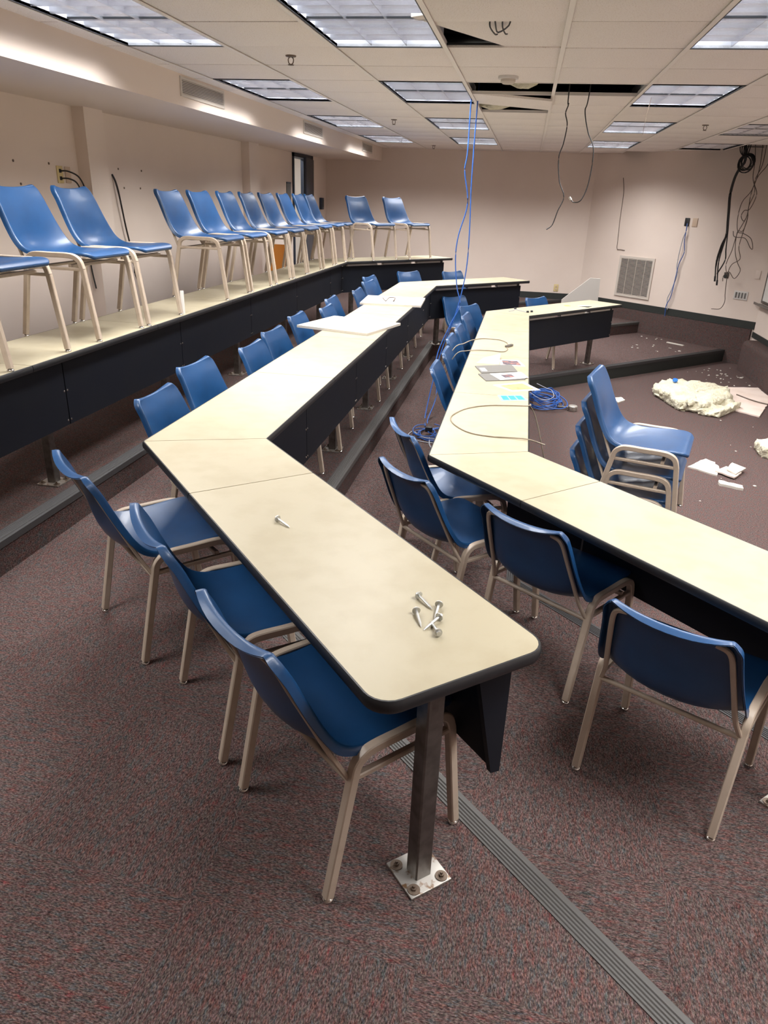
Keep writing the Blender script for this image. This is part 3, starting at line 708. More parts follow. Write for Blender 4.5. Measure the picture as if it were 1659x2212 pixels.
# stack of four on the front floor
sp = .137; a = math.radians(105)
for k in range(4):
    sh = .012*k
    chair('blue chair %s in the stack of four on the front floor' % ['at the bottom', 'second from the bottom', 'third from the bottom', 'on top'][k], .74+sh*math.sin(a), 3.985+sh*math.cos(a), k*sp, 105, 'stacked chairs on the front floor')

# ------------------------------------------------------------------ things on the tables
def quad_sheet(name, pts, z, th, m, label, cat, lift=None):
    c = sum((V2(p) for p in pts), Vector((0, 0)))/len(pts)
    bm = bmesh.new(); prism(bm, [(p[0]-c.x, p[1]-c.y) for p in pts][::1], 0, th)
    if lift:
        bm.verts.ensure_lookup_table(); n = len(pts)
        for i, h in lift.items():
            for v in (bm.verts[i], bm.verts[n+i]): v.co.z += h
        bmesh.ops.triangulate(bm, faces=list(bm.faces))
    o = link(name, fin(bm, name, 0), m); o.location = (c.x, c.y, z); return tag(o, label, cat)
def print_on(o, name, pts, z, m):
    c = o.location
    bm = bmesh.new(); prism(bm, [(p[0]-c.x, p[1]-c.y) for p in pts], 0, .0004); q = link(name, fin(bm, name, 0), m, o); q.location = (0, 0, z-c.z); return q
def lerpq(pts, u, v):
    a, b, c, d = [V2(p) for p in pts]; return tuple((a*(1-u)+b*u)*(1-v)+(d*(1-u)+c*u)*v)
def sub(pts, u0, u1, v0, v1): return [lerpq(pts, u0, v0), lerpq(pts, u1, v0), lerpq(pts, u1, v1), lerpq(pts, u0, v1)]
z3, z2, z1 = Z3+TH, Z2+TH, Z1+TH
B1 = [(-1.637, 5.416), (-1.509, 5.958), (-.958, 5.79), (-1.068, 5.202)]
B1 = [(-1.655, 5.43), (-1.50, 5.995), (-.915, 5.83), (-1.07, 5.265)]
quad_sheet('ceiling_panel', B1[::-1], z2, .018, M['board'], 'loose white ceiling panel lying askew on the middle tier table, without wire', 'ceiling panel')
B2 = [(-1.475, 6.87), (-1.515, 7.45), (-.935, 7.49), (-.90, 6.91)]
quad_sheet('ceiling_panel', B2[::-1], z2, .018, M['board'], 'loose white ceiling panel on the middle tier table with a bent wire on it', 'ceiling panel')
tag(link('bent_wire', tube_me('bent_wire', [(-1.33, 7.28, z2+.021), (-1.26, 7.06, z2+.021), (-1.25, 7.18, z2+.04), (-1.19, 7.18, z2+.04), (-1.19, 7.08, z2+.021), (-1.21, 7.30, z2+.021)], .0035, 6, 2), M['cable_brown']), 'bent dark wire lying on the white ceiling panel', 'wire')
def screw(label, head, tip, z):
    h, tp = V2(head), V2(tip); L = .065; d = (tp-h).normalized()
    t = thing('lag_screw', label, 'screw', (h.x, h.y, z+.0105), math.atan2(d.y, d.x), 'zinc screws on the middle tier table')
    tiltn = math.radians(7)
    bm = bmesh.new(); lathe(bm, [(.0035, 0), (.0037, .02), (.0033, .048), (.0008, .062)], 10); me = fin(bm, 'shank', 50)
    bm = bmesh.new(); lathe(bm, [(.0105, -.0025), (.0105, .0)], 16); w = fin(bm, 'washer', 40)
    bm = bmesh.new(); lathe(bm, [(.0062, -.0085), (.0066, -.0025)], 6); hd = fin(bm, 'hex_head', 20)
    for nm, m_ in (('shank', me), ('washer', w), ('hex_head', hd)):
        o = link(nm, m_, M['zinc'], t); o.rotation_euler = (0, math.pi/2+tiltn, 0)
SC = [((-.174, 1.603), (-.142, 1.566), 'zinc screw beyond the cluster, pointing at the table edge'), ((-.170, 1.528), (-.151, 1.474), 'zinc screw set apart beside the cluster, on the chair side'), ((-.119, 1.571), (-.122, 1.510), 'zinc screw in the cluster with its head towards the bend'), ((-.112, 1.512), (-.144, 1.455), 'zinc screw in the cluster lying across the others'), ((-.107, 1.444), (-.128, 1.495), 'zinc screw in the cluster with its head towards the rounded end'), ((-.670, 1.967), (-.627, 1.936), 'lone zinc screw in the middle of the near angled table')]
for h, tp, lb in SC: screw(lb, h, tp, z2)
# lower tier table: papers, folders, card, cables
F1q = [(-.267, 5.257), (-.008, 5.398), (.039, 5.174), (-.207, 5.043)]
p0 = [(-.263, 5.392), (-.222, 5.60), (-.100, 5.64), (-.100, 5.40)]
quad_sheet('paper_sheet', p0[::-1], z3, .0008, M['white'], 'blank white sheet bowed up behind the grey folders', 'paper', {1: .03})
P1 = [(-.106, 5.57), (.040, 5.60), (.093, 5.385), (-.085, 5.371)]
o = quad_sheet('printed_photo', P1[::-1], z3, .0008, M['white'], 'printed photo with a dark picture and a curled corner', 'paper')
print_on(o, 'printed_picture', sub(P1, .12, .88, .15, .85)[::-1], z3+.0008, M['dark_ink'])
o = quad_sheet('folder', F1q[::-1], z3, .006, M['folder'], 'grey folder with a small white label on the lower tier table', 'folder')
print_on(o, 'sticker', sub(F1q, .05, .2, .35, .8)[::-1], z3+.006, M['white'])
F2q = [(-.227, 5.006), (.046, 5.146), (.096, 4.943), (-.163, 4.814)]
quad_sheet('folder', F2q[::-1], z3, .006, M['folder'], 'grey folder half covered by a white printed sheet', 'folder')
S2 = [(-.150, 5.03), (.062, 5.160), (.117, 4.993), (-.070, 4.86)]
o = quad_sheet('paper_sheet', S2[::-1], z3+.0062, .0008, M['white'], 'white sheet with a small picture lying on a grey folder', 'paper')
print_on(o, 'printed_picture', sub(S2, .25, .6, .3, .75)[::-1], z3+.007, M['dark_ink'])
O2 = [(-.112, 4.723), (.081, 4.883), (.194, 4.683), (.011, 4.585)]
o = quad_sheet('printed_photo', O2[::-1], z3, .0008, M['white'], 'printed photo with an orange picture, jutting over the table edge', 'paper')
print_on(o, 'printed_picture', sub(O2, .12, .88, .15, .85)[::-1], z3+.0008, M['orange_ink'])
BC = [(-.072, 4.46), (.078, 4.51), (.113, 4.393), (-.044, 4.331)]
o = quad_sheet('leaflet', BC[::-1], z3, .001, M['cyan'], 'small bright blue leaflet on the lower tier table', 'leaflet')
for k in range(3): print_on(o, 'printed_panel', sub(BC, .1+k*.29, .34+k*.29, .12, .86)[::-1], z3+.001, M['bluecard'])
zc = z3+.004
LP = [(.30, 4.15, .42), (.18, 4.26, z3-.1), (.125, 4.262, z3+.003), (.113, 4.25, zc), (-.102, 4.192, zc), (-.23, 4.088, zc), (-.295, 3.937, zc), (-.301, 3.831, zc), (-.262, 3.716, zc), (-.181, 3.613, zc), (-.072, 3.58, zc), (.045, 3.583, zc+.002), (.115, 3.572, zc+.004), (.20, 3.53, zc-.004)]
tag(link('loose_cable', tube_me('loose_cable', LP, .0033, 6, 6), M['cable_grey']), 'thin grey cable curving in a wide loop on the lower tier table', 'cable')
zc = z3+.004
t = thing('cable_with_connector', 'dark cable looping over the lower tier table with a metal connector', 'cable', (0, 0, 0))
link('cord', tube_me('cord', [(-.62, 6.0, .55), (-.50, 6.03, z3-.04), (-.415, 6.126, zc), (-.362, 6.303, zc), (-.272, 6.42, zc), (-.13, 6.40, zc), (-.065, 6.28, zc), (-.06, 6.15, zc)], .004, 6), M['cable_grey'], t)
link('return_cord', tube_me('return_cord', [(-.60, 5.75, .5), (-.47, 5.77, z3-.05), (-.364, 5.813, zc), (-.221, 5.887, zc), (-.092, 5.875, zc), (-.055, 5.97, zc), (-.06, 6.08, zc)], .004, 6), M['cable_grey'], t)
o = link('connector', box_me('connector', -.05, .05, -.014, .014, 0, .016, .004), M['steel'], t); o.location = (-.045, 6.13, z3+.001); o.rotation_euler = (0, 0, 1.1)
zc = z3+.004
t = thing('flat_cable', 'pale cable with dark plugs lying on the far bend of the lower tier table', 'cable', (0, 0, 0))
link('cord', tube_me('cord', [(-.10, 8.23, zc), (-.05, 8.33, zc), (-.04, 8.42, zc), (.02, 8.33, zc), (.09, 8.25, zc)], .004, 5), M['cable_pale'], t)
for k, (x, y) in enumerate(((-.036, 8.435), (.102, 8.25), (.145, 8.30))):
    o = link('plug', box_me('plug', -.014, .014, -.02, .02, 0, .016, .004), M['black'], t); o.location = (x, y, z3+.001)
bm = bmesh.new(); bbox(bm, -.03, .03, -.03, .03, 0, .002); bmesh.ops.translate(bm, verts=list(bm.verts), vec=(0, 0, 0))
o = tag(link('sticky_note', fin(bm, 'sticky_note', 0), M['yellow']), 'small yellow sticky note on the far end of the lower tier table', 'note'); o.location = (.56, 9.02, z3); o.rotation_euler = (0, 0, .4)
quad_sheet('paper_scrap', [(.68, 9.02), (.80, 8.98), (.85, 9.08), (.73, 9.13)], z3, .003, M['white'], 'white paper scrap on the far end of the lower tier table', 'paper', {1: .012})
# folded white card standing on the top tier table
t = thing('folded_card', 'narrow folded white card standing beside a chair foot on the top tier table', 'card', (-2.24, 4.72, z1), .5)
for s in (-1, 1):
    o = link('card_face', box_me('card_face', -.012, .012, -.0006, .0006, 0, .15), M['white'], t); o.location = (0, s*.010, 0); o.rotation_euler = (s*.06, 0, 0)

# ------------------------------------------------------------------ hanging cables
def cable(name, label, pts, r, m, cat='cable', group=None, sub=6): return tag(link(name, tube_me(name, pts, r, 6, sub), m), label, cat, group)
cable('blue_cable', 'blue network cable hanging from the ceiling gap, the straighter strand', [(-.50, 6.70, ZT-.03), (-.503, 6.75, 2.70), (-.505, 6.75, 2.471), (-.503, 6.75, 2.121), (-.491, 6.75, 1.829), (-.487, 6.75, 1.526), (-.509, 6.75, 1.29), (-.57, 6.75, 1.004), (-.66, 6.72, .72), (-.72, 6.6, .40), (-.74, 6.4, Z3+.006), (-.70, 6.1, Z3+.006)], .0055, M['cable_blue'], group='hanging blue cables')
cable('blue_cable', 'blue network cable hanging from the ceiling gap, the wavier strand', [(-.55, 6.70, ZT-.03), (-.556, 6.75, 2.70), (-.555, 6.75, 2.366), (-.567, 6.75, 2.226), (-.523, 6.75, 1.976), (-.583, 6.75, 1.713), (-.593, 6.75, 1.521), (-.563, 6.75, 1.287), (-.526, 6.75, 1.128), (-.60, 6.74, .95), (-.70, 6.68, .65), (-.66, 6.5, .35), (-.70, 6.25, Z3+.006), (-.62, 6.0, Z3+.006)], .0055, M['cable_blue'], group='hanging blue cables')
cable('black_cable', 'thin black cable hanging from the open ceiling cell with a loose tail', [(.20, 6.20, ZT-.03), (.198, 6.22, 2.74), (.206, 6.25, 2.68), (.193, 6.25, 2.62), (.214, 6.25, 2.544), (.203, 6.25, 2.42), (.181, 6.25, 2.325), (.205, 6.25, 2.166), (.254, 6.25, 2.054), (.221, 6.25, 1.953), (.192, 6.25, 1.851), (.15, 6.25, 1.812)], .0045, M['cable_black'])
t = thing('black_cable_with_plug', 'thin black cable hanging in a hook with a white plug at its end', 'cable', (0, 0, 0))
link('cord', tube_me('cord', [(.36, 6.20, ZT-.03), (.344, 6.22, 2.742), (.332, 6.25, 2.637), (.372, 6.25, 2.501), (.422, 6.25, 2.41), (.434, 6.25, 2.301), (.423, 6.25, 2.141), (.386, 6.25, 2.035), (.336, 6.25, 2.017), (.310, 6.25, 2.035)], .0045, 6), M['cable_black'], t)
link('plug', tube_me('plug', [(.312, 6.25, 2.033), (.297, 6.25, 2.052)], .008, 8, smooth=False), M['white'], t)
cable('fine_wire', 'fine wire dangling from the edge of the lit light by the cable hook', [(.80, 6.35, ZC), (.793, 6.36, 2.68), (.785, 6.36, 2.62), (.78, 6.36, 2.50)], .0018, M['cable_brown'], 'wire')
# cables in front of the angled wall
t = thing('cable_bundle', 'thick black cable bundle hanging from the ceiling with a coil at the top', 'cable')
rnd = random.Random(3)
main = [(2.657, 11.13, ZC+.1), (2.70, 11.12, 2.60), (2.66, 11.16, 2.50), (2.634, 11.20, 2.38), (2.627, 11.223, 2.19), (2.645, 11.20, 2.0), (2.662, 11.188, 1.847), (2.677, 11.173, 1.70)]
for k in range(4):
    off = Vector((rnd.uniform(-.012, .012), rnd.uniform(-.01, .01), 0))
    tails = [[(2.64, 11.21, 1.55), (2.620, 11.213, 1.35), (2.640, 11.19, 1.15)], [(2.66, 11.20, 1.5), (2.650, 11.2, 1.32), (2.675, 11.18, 1.10)], [(2.70, 11.16, 1.5), (2.712, 11.14, 1.36), (2.655, 11.18, 1.18)], [(2.65, 11.21, 1.52), (2.63, 11.213, 1.30), (2.645, 11.187, 1.12)]][k]
    link('strand', tube_me('strand', [Vector(p)+off for p in main]+[Vector(p) for p in tails], .0085, 6, 5), M['cable_black'], t)
bm = bmesh.new()
for k in range(9):
    r0 = .088+rnd.uniform(-.024, .020); c = Vector((2.715+rnd.uniform(-.022, .022), 11.10+rnd.uniform(-.02, .02), 2.565+rnd.uniform(-.022, .022)))
    ring_ = [c+Vector((r0*math.cos(q*math.pi/9)*.72, -r0*math.cos(q*math.pi/9)*.72, r0*math.sin(q*math.pi/9))) for q in range(18)]
    sweep(bm, ring_, circ(.0055, 6), Vector((1, 1, 0)).normalized(), closed=True)
link('coil', fin(bm, 'coil', 60), M['cable_black'], t)
link('feeders', tubes_me('feeders', [[(2.60+.028*k, 11.13, ZC+.1), (2.61+.022*k, 11.12, 2.71), (2.66+.012*k, 11.10, 2.64)] for k in range(6)], .007), M['cable_black'], t)
for k, (x, y, z) in enumerate(((2.640, 11.19, 1.13), (2.675, 11.18, 1.08))):
    link('end_plug', tube_me('end_plug', [(x, y, z+.02), (x+.006, y-.004, z-.05)], .013, 8, smooth=False), M['black'], t)
t = thing('cable_tangle', 'tangle of thin grey cables hanging beside the thick black bundle', 'cable')
K = lambda *ps: [(x, y, z) for x, y, z in ps]
TG = [K((2.76, 11.09, ZC+.1), (2.80, 11.06, 2.6), (2.815, 11.04, 2.40), (2.865, 11.0, 2.23), (2.835, 11.02, 2.05), (2.85, 11.01, 1.9), (2.83, 11.03, 1.75), (2.78, 11.09, 1.73), (2.80, 11.08, 1.5), (2.85, 11.03, 1.35), (2.90, 11.0, 1.25), (2.86, 11.06, 1.14), (2.79, 11.12, 1.22), (2.74, 11.16, 1.16), (2.745, 11.16, 1.09)),
      K((2.84, 11.03, ZC+.1), (2.86, 11.0, 2.5), (2.83, 11.02, 2.25), (2.76, 11.09, 2.1), (2.75, 11.1, 1.9), (2.78, 11.07, 1.74), (2.84, 11.02, 1.72), (2.93, 10.94, 1.66), (2.97, 10.91, 1.54), (2.94, 10.93, 1.55), (2.87, 11.0, 1.66), (2.76, 11.1, 1.67), (2.735, 11.13, 1.74)),
      K((2.88, 10.99, ZC+.1), (2.88, 10.98, 2.55), (2.84, 11.02, 2.35), (2.89, 10.98, 2.2), (2.85, 11.0, 2.02), (2.80, 11.05, 2.0), (2.78, 11.07, 1.93), (2.82, 11.04, 1.87), (2.85, 11.02, 1.95), (2.84, 11.03, 1.75), (2.83, 11.05, 1.55), (2.87, 11.02, 1.4), (2.80, 11.09, 1.32), (2.78, 11.12, 1.2), (2.80, 11.13, .95), (2.82, 11.13, .82), (2.79, 11.18, .72), (2.70, 11.28, .70)),
      K((2.96, 10.92, ZC), (2.93, 10.93, 2.55), (2.86, 11.0, 2.4), (2.83, 11.02, 2.2), (2.84, 11.02, 1.95), (2.81, 11.05, 1.82), (2.78, 11.09, 1.7), (2.77, 11.12, 1.5), (2.74, 11.15, 1.32), (2.77, 11.13, 1.18))]
for p in TG: link('strand', tube_me('strand', p, .0050, 5, 5), M['cable_grey'] if random.random() < .5 else M['cable_brown'], t)

# ------------------------------------------------------------------ wall fittings
def on_angled(xm, z, w, h):       # local frame on the angled wall: x along the wall towards the camera side, y out of the wall
    return (xm, KR-xm, z)
RZ = -math.pi/4                    # local +x -> (1,-1)/sqrt2 along the wall; local -y -> into the room
def wall_thing(name, label, cat, xm, z, group=None):
    t = thing(name, label, cat, (xm-.002, KR-xm-.002, z), RZ, group); return t
t = wall_thing('return_air_grille', 'large white slatted air grille low on the angled wall', 'vent', (1.502+1.973)/2, (1.28+.675)/2)
gw, gh = .655, .605
link('frame', boxes_me('grille_frame', [(-gw/2, gw/2, -.014, 0, gh/2-.035, gh/2), (-gw/2, gw/2, -.014, 0, -gh/2, -gh/2+.035), (-gw/2, -gw/2+.035, -.014, 0, -gh/2+.035, gh/2-.035), (gw/2-.035, gw/2, -.014, 0, -gh/2+.035, gh/2-.035)]), M['grille'], t)
link('duct_back', box_me('duct_back', -gw/2+.035, gw/2-.035, -.001, 0, -gh/2+.035, gh/2-.035), M['black'], t)
nS = 28; sm = box_me('slat', -gw/2+.035, gw/2-.035, -.010, -.004, -.0036, .0036)
for k in range(nS):
    o = link('slat', sm, M['grille'], t); o.location = (0, 0, -gh/2+.035+(k+.5)*(gh-.07)/nS)
for k in (1, 2, 3):
    o = link('mullion', box_me('mullion', -.0015, .0015, -.008, -.002, -gh/2+.035, gh/2-.035), M['grille'], t); o.location = (-gw/2+gw*k/4, 0, 0)
def plate(name, label, cat, xm, z, w, h, m, inner=None, group=None):
    t = wall_thing(name, label, cat, xm, z, group)
    link('cover_plate', box_me('cover_plate', -w/2, w/2, -.007, 0, -h/2, h/2, .002), m, t)
    for (x, zz, ww, hh, mm, nm) in (inner or []):
        link(nm, box_me(nm, x-ww/2, x+ww/2, -.009, -.006, zz-hh/2, zz+hh/2), mm, t)
    return t
plate('open_wall_box', 'open dark wall box with blue cables coming out', 'wall box', 2.266, 1.818, .075, .11, M['black'])
plate('blank_wall_plate', 'blank beige wall plate beside the open wall box', 'wall plate', 2.357, 1.818, .08, .115, M['beige_plate'])
plate('quad_outlet', 'white wall plate with four grey sockets below the cable tangle', 'outlet', 3.009, .92, .205, .115, M['white'], [(-.066+.044*k, 0, .026, .075, M['folder'], 'socket') for k in range(4)])
plate('small_wall_box', 'small dark square box on the wall by the cable tangle', 'wall box', 2.815, 1.16, .07, .075, M['base'])
plate('blank_wall_plate', 'blank wall plate between the cable tangle and the whiteboard', 'wall plate', 3.135, 1.21, .07, .11, M['wall'])
for lb, pts in (('pale blue cable running down the angled wall, the looser strand', [(2.262, 11.82, 1.80), (2.262, 11.80, 1.72), (2.264, 11.80, 1.566), (2.289, 11.79, 1.41), (2.25, 11.81, 1.245), (2.24, 11.82, 1.049), (2.224, 11.83, .781), (2.189, 11.86, .64), (2.196, 11.86, .484)]), ('pale blue cable running down the angled wall, the straighter strand', [(2.268, 11.82, 1.80), (2.262, 11.80, 1.70), (2.243, 11.82, 1.596), (2.23, 11.83, 1.404), (2.232, 11.83, 1.2), (2.256, 11.81, 1.10), (2.213, 11.85, .845), (2.189, 11.87, .74), (2.213, 11.85, .588)])):
    cable('wall_cable', lb, pts, .006, M['cable_blue'] if 'loose' in lb else M['cable_pale'], group='cables on the angled wall')
cable('surface_wire', 'thin brown wire stapled down the angled wall above the grille', [(1.377, 12.730, 2.396), (1.410, 12.697, 2.2), (1.415, 12.692, 2.0), (1.418, 12.689, 1.764), (1.430, 12.677, 1.5), (1.437, 12.670, 1.375), (1.485, 12.622, 1.365), (1.546, 12.561, 1.36)], .004, M['cable_brown'], 'wire')
t = thing('wall_outlet', 'ivory duplex outlet low on the back wall', 'outlet', (.59, YB-.001, .68))
link('cover_plate', box_me('cover_plate', -.038, .038, -.006, 0, -.058, .058, .002), M['plastic'], t)
for s in (-1, 1): link('socket', box_me('socket', -.016, .016, -.009, -.005, s*.025-.014, s*.025+.014, .003), M['beige_plate'], t)
# left wall fittings (local +x out of the wall)
t = thing('wall_outlet', 'ivory wall outlet on the side wall with two dark cords plugged in', 'outlet', (XL+.001, 5.375, 2.075))
link('cover_plate', box_me('cover_plate', 0, .007, -.036, .036, -.058, .058, .002), M['plastic'], t)
for s in (-1, 1): link('socket', box_me('socket', .006, .010, -.015, .015, s*.025-.013, s*.025+.013, .003), M['black'], t)
cable('power_cord', 'dark power cord drooping from the side wall outlet, upper of two', [(XL+.012, 5.375, 2.10), (XL+.06, 5.40, 2.098), (XL+.08, 5.50, 2.06), (XL+.06, 5.60, 1.96), (XL+.04, 5.64, 1.80), (XL+.03, 5.66, 1.55), (XL+.03, 5.67, 1.35), (XL+.05, 5.66, 1.24)], .006, M['cable_black'], group='cords at the side wall outlet')
cable('power_cord', 'dark power cord drooping from the side wall outlet, lower of two', [(XL+.012, 5.375, 2.05), (XL+.06, 5.40, 2.048), (XL+.075, 5.47, 2.02), (XL+.06, 5.54, 1.94), (XL+.04, 5.58, 1.80), (XL+.03, 5.59, 1.60), (XL+.03, 5.60, 1.40), (XL+.05, 5.60, 1.24)], .006, M['cable_black'], group='cords at the side wall outlet')
t = thing('blank_wall_plate', 'blank beige plate next to the side wall outlet', 'wall plate', (XL+.001, 5.478, 2.075)); link('cover_plate', box_me('cover_plate', 0, .006, -.034, .034, -.056, .056, .002), M['beige_plate'], t)
for k, (y, z) in enumerate(((4.858, 2.144), (5.257, 2.144), (6.232, 2.144), (6.635, 2.143), (6.301, 1.998), (6.588, 1.999), (4.904, 2.002))):
    bm = bmesh.new(); lathe(bm, [(.009, 0), (.008, .004), (.004, .007)], 8); o = link('wall_anchor', fin(bm, 'wall_anchor', 40), M['bolt'])
    o.location = (XL, y, z); o.rotation_euler = (0, math.pi/2, 0)
    tag(o, 'dark screw anchor in the side wall, ' + ['upper one furthest from the pilaster', 'upper one closest to the cord outlet', 'upper one just past the first pilaster', 'upper one further past the first pilaster', 'lower one just past the first pilaster', 'lower one further past the first pilaster', 'lower one furthest from the pilaster'][k], 'anchor', 'anchors in the side wall')
cable('black_wire', 'black cord coming out of a slit in the side wall past the pilaster', [(XL+.004, 6.117, 2.10), (XL+.02, 6.135, 2.04), (XL+.03, 6.151, 1.946), (XL+.03, 6.18, 1.82), (XL+.03, 6.21, 1.689), (XL+.03, 6.25, 1.55), (XL+.03, 6.27, 1.42), (XL+.06, 6.24, 1.36), (XL+.03, 6.29, 1.30), (XL+.06, 6.27, 1.24)], .008, M['cable_black'], 'cord')
t = thing('room_sign', 'small framed sign on the wall beside the doorway', 'sign', (XL+.001, 10.99, 2.03))
link('sign_face', box_me('sign_face', 0, .008, -.10, .10, -.13, .10), M['folder'], t); link('sign_header', box_me('sign_header', .0005, .011, -.10, .10, .10, .12), M['door'], t)
t = thing('wall_phone_box', 'small dark box on the side wall past the doorway', 'wall box', (XL+.001, 12.75, 1.86)); link('housing', box_me('housing', 0, .05, -.06, .06, -.09, .09, .006), M['door'], t); link('faceplate', box_me('faceplate', .05, .053, -.04, .04, -.05, .06), M['base'], t)
# orange floor sign folded against the wall, brown panel beside it
t = thing('floor_sign', 'orange folding floor sign standing by the side wall behind the chairs', 'sign', (XL+.40, 9.25, Z1), 0)
for s in (-1, 1):
    bm = bmesh.new(); pts = [(-.15, 0), (.15, 0), (.085, .92), (-.085, .92)]
    A = [bm.verts.new((a, 0, b)) for a, b in pts]; B = [bm.verts.new((a, .012, b)) for a, b in pts]
    bm.faces.new(A); bm.faces.new(B[::-1])
    for i in range(4): bm.faces.new((A[i], B[i], B[(i+1) % 4], A[(i+1) % 4]))
    o = link('sign_leaf', fin(bm, 'sign_leaf', 0), M['orange'], t); o.location = (0, s*.11, 0); o.rotation_euler = (s*.115, 0, 0)
# grey melamine panel behind the lower tier far wing
t = bpy.data.objects.new('panel_tmp', None)
pts = [(.625, .33), (1.165, .33), (1.146, 1.0), (.999, 1.0), (.625, .67)]
bm = bmesh.new(); A = [bm.verts.new((x-.9, 0, z-.33)) for x, z in pts]; B = [bm.verts.new((x-.9, .03, z-.33)) for x, z in pts]
bm.faces.new(A); bm.faces.new(B[::-1])
for i in range(5): bm.faces.new((A[i], B[i], B[(i+1) % 5], A[(i+1) % 5]))
bpy.data.objects.remove(t)
o = tag(link('side_panel', fin(bm, 'side_panel', 0), M['grey_board']), 'pale grey panel with one slanted corner standing behind the lower tier table', 'panel'); o.location = (.9, 11.6, Z2)
# whiteboard on the front wall
t = thing('whiteboard', 'whiteboard with a metal marker tray on the front wall', 'whiteboard', (XF-.001, 9.35, 1.50))
link('board', box_me('board', -.012, 0, -1.45, 1.45, -.60, .60), M['white'], t)
link('board_frame', boxes_me('board_frame', [(-.018, 0, -1.48, -1.45, -.63, .63), (-.018, 0, 1.45, 1.48, -.63, .63), (-.018, 0, -1.45, 1.45, .60, .63), (-.018, 0, -1.45, 1.45, -.63, -.60)]), M['steel'], t)
link('tray', boxes_me('tray', [(-.085, 0, -1.48, 1.55, -.66, -.65), (-.085, -.078, -1.48, 1.55, -.65, -.63)]), M['steel'], t)

# ------------------------------------------------------------------ debris on the floors
def ragged(name, pts, th, m, label, cat, z=0.0, seed=1, jag=.012, tilt=(0, 0)):
    rnd = random.Random(seed); out = []
    for i in range(len(pts)):
        a, b = V2(pts[i]), V2(pts[(i+1) % len(pts)]); n = max(1, int((b-a).length/.035))
        for k in range(n):
            p = a+(b-a)*(k/n)
            if k: p += Vector((rnd.uniform(-jag, jag), rnd.uniform(-jag, jag)))
            out.append(tuple(p))
    c = sum((V2(p) for p in out), Vector((0, 0)))/len(out)
    me = prism_me(name, [(p[0]-c.x, p[1]-c.y) for p in out], 0, th)
    o = tag(link(name, me, m), label, cat); o.location = (c.x, c.y, z); o.rotation_euler = (tilt[0], tilt[1], 0); return o
# insulation batt
def batt(name, poly, h, m, label, z0=0.0, seed=0, amp=.02, n=90):
    rnd = random.Random(seed); c = sum((V2(p) for p in poly), Vector((0, 0)))/len(poly)
    ph = [rnd.uniform(0, 6) for _ in range(8)]
    bnd = []
    for i in range(len(poly)):
        a, b = V2(poly[i]), V2(poly[(i+1) % len(poly)])
        for k in range(n//len(poly)+4): bnd.append(a+(b-a)*(k/(n//len(poly)+4)))
    for _ in range(1): bnd = [(bnd[i-1]+bnd[i]*2+bnd[(i+1) % len(bnd)])/4 for i in range(len(bnd))]
    bm = bmesh.new(); rings = []
    def nz(x, y): return amp*(math.sin(14*x+ph[0])*math.cos(11*y+ph[1])+.6*math.sin(29*x+ph[2]+3*math.sin(17*y))+.4*math.sin(53*y+ph[3])*math.sin(47*x+ph[4]))
    prof_ = [(.97, 0), (1.0, .08), (1.03, .25), (1.0, .42), (1.03, .6), (1.02, .82), (.97, .97), (.88, 1.04), (.7, 1.0), (.5, 1.05), (.3, 1.0), (.12, 1.02)]
    for s, t in prof_:
        ring_ = []
        for q in bnd:
            p = (q-c)*s; jit = nz(q.x*3+t*2, q.y*3)*1.6+nz(q.x*9+t*5, q.y*8+t)*.7
            p2 = p*(1+jit); ring_.append(bm.verts.new((p2.x, p2.y, max(0, h*t+nz(p2.x+c.x, p2.y+c.y)*(1 if t > .3 else 0)))))
        rings.append(ring_)
    N_ = len(bnd)
    for A, B in zip(rings, rings[1:]):
        for i in range(N_): bm.faces.new((A[i], A[(i+1) % N_], B[(i+1) % N_], B[i]))
    bm.faces.new(rings[-1]); bm.faces.new(rings[0][::-1])
    o = tag(link(name, fin(bm, name, 70), m), label, 'insulation', 'insulation on the front floor'); o.location = (c.x, c.y, z0); return o
batt('insulation_batt', [(1.64, 8.72), (1.80, 8.05), (2.08, 7.98), (2.42, 8.45), (2.50, 9.0), (1.88, 9.1)], .12, M['insul'], 'large cream fibreglass batt lying on the front floor', seed=2)
batt('insulation_batt', [(1.98, 7.93), (2.18, 7.86), (2.50, 8.32), (2.46, 8.55), (2.25, 8.3)], .07, M['insul'], 'smaller strip of fibreglass peeling off the large cream batt', seed=5)
batt('insulation_batt', [(2.26, 6.85), (2.25, 6.60), (2.42, 6.45), (2.62, 6.6), (2.55, 6.9)], .10, M['insul'], 'white insulation clump near the cropped edge of the front floor', seed=9)
ragged('plaster_board', [(2.30, 8.36), (2.62, 8.02), (2.99, 8.9), (2.99, 9.45), (2.60, 9.35)], .014, M['gyp'], 'large pinkish plaster board lying beside the fibreglass batt', 'board', .0, 4, .006)
cable('bent_rod', 'thin grey rod lying across the pinkish plaster board', [(2.62, 8.95, .02), (2.72, 8.72, .022), (2.83, 8.58, .022), (2.95, 8.53, .022)], .007, M['cable_brown'], 'rod')
ragged('tile_fragment', [(1.54, 6.12), (1.66, 6.02), (1.74, 5.96), (1.79, 6.12), (1.80, 6.30), (1.74, 6.38)], .012, M['board'], 'jagged large white tile fragment on the front floor', 'fragment', 0, 11, .014)
ragged('tile_fragment', [(1.83, 6.06), (1.88, 5.96), (2.0, 6.13), (1.91, 6.22)], .012, M['board'], 'clean square white tile fragment overlapping another', 'fragment', .03, 12, .003, (.05, .04))
ragged('tile_fragment', [(1.74, 6.04), (1.86, 5.91), (1.95, 6.05), (1.86, 6.18)], .012, M['gyp'], 'beige tile fragment beneath the clean square one', 'fragment', .0125, 13, .005)
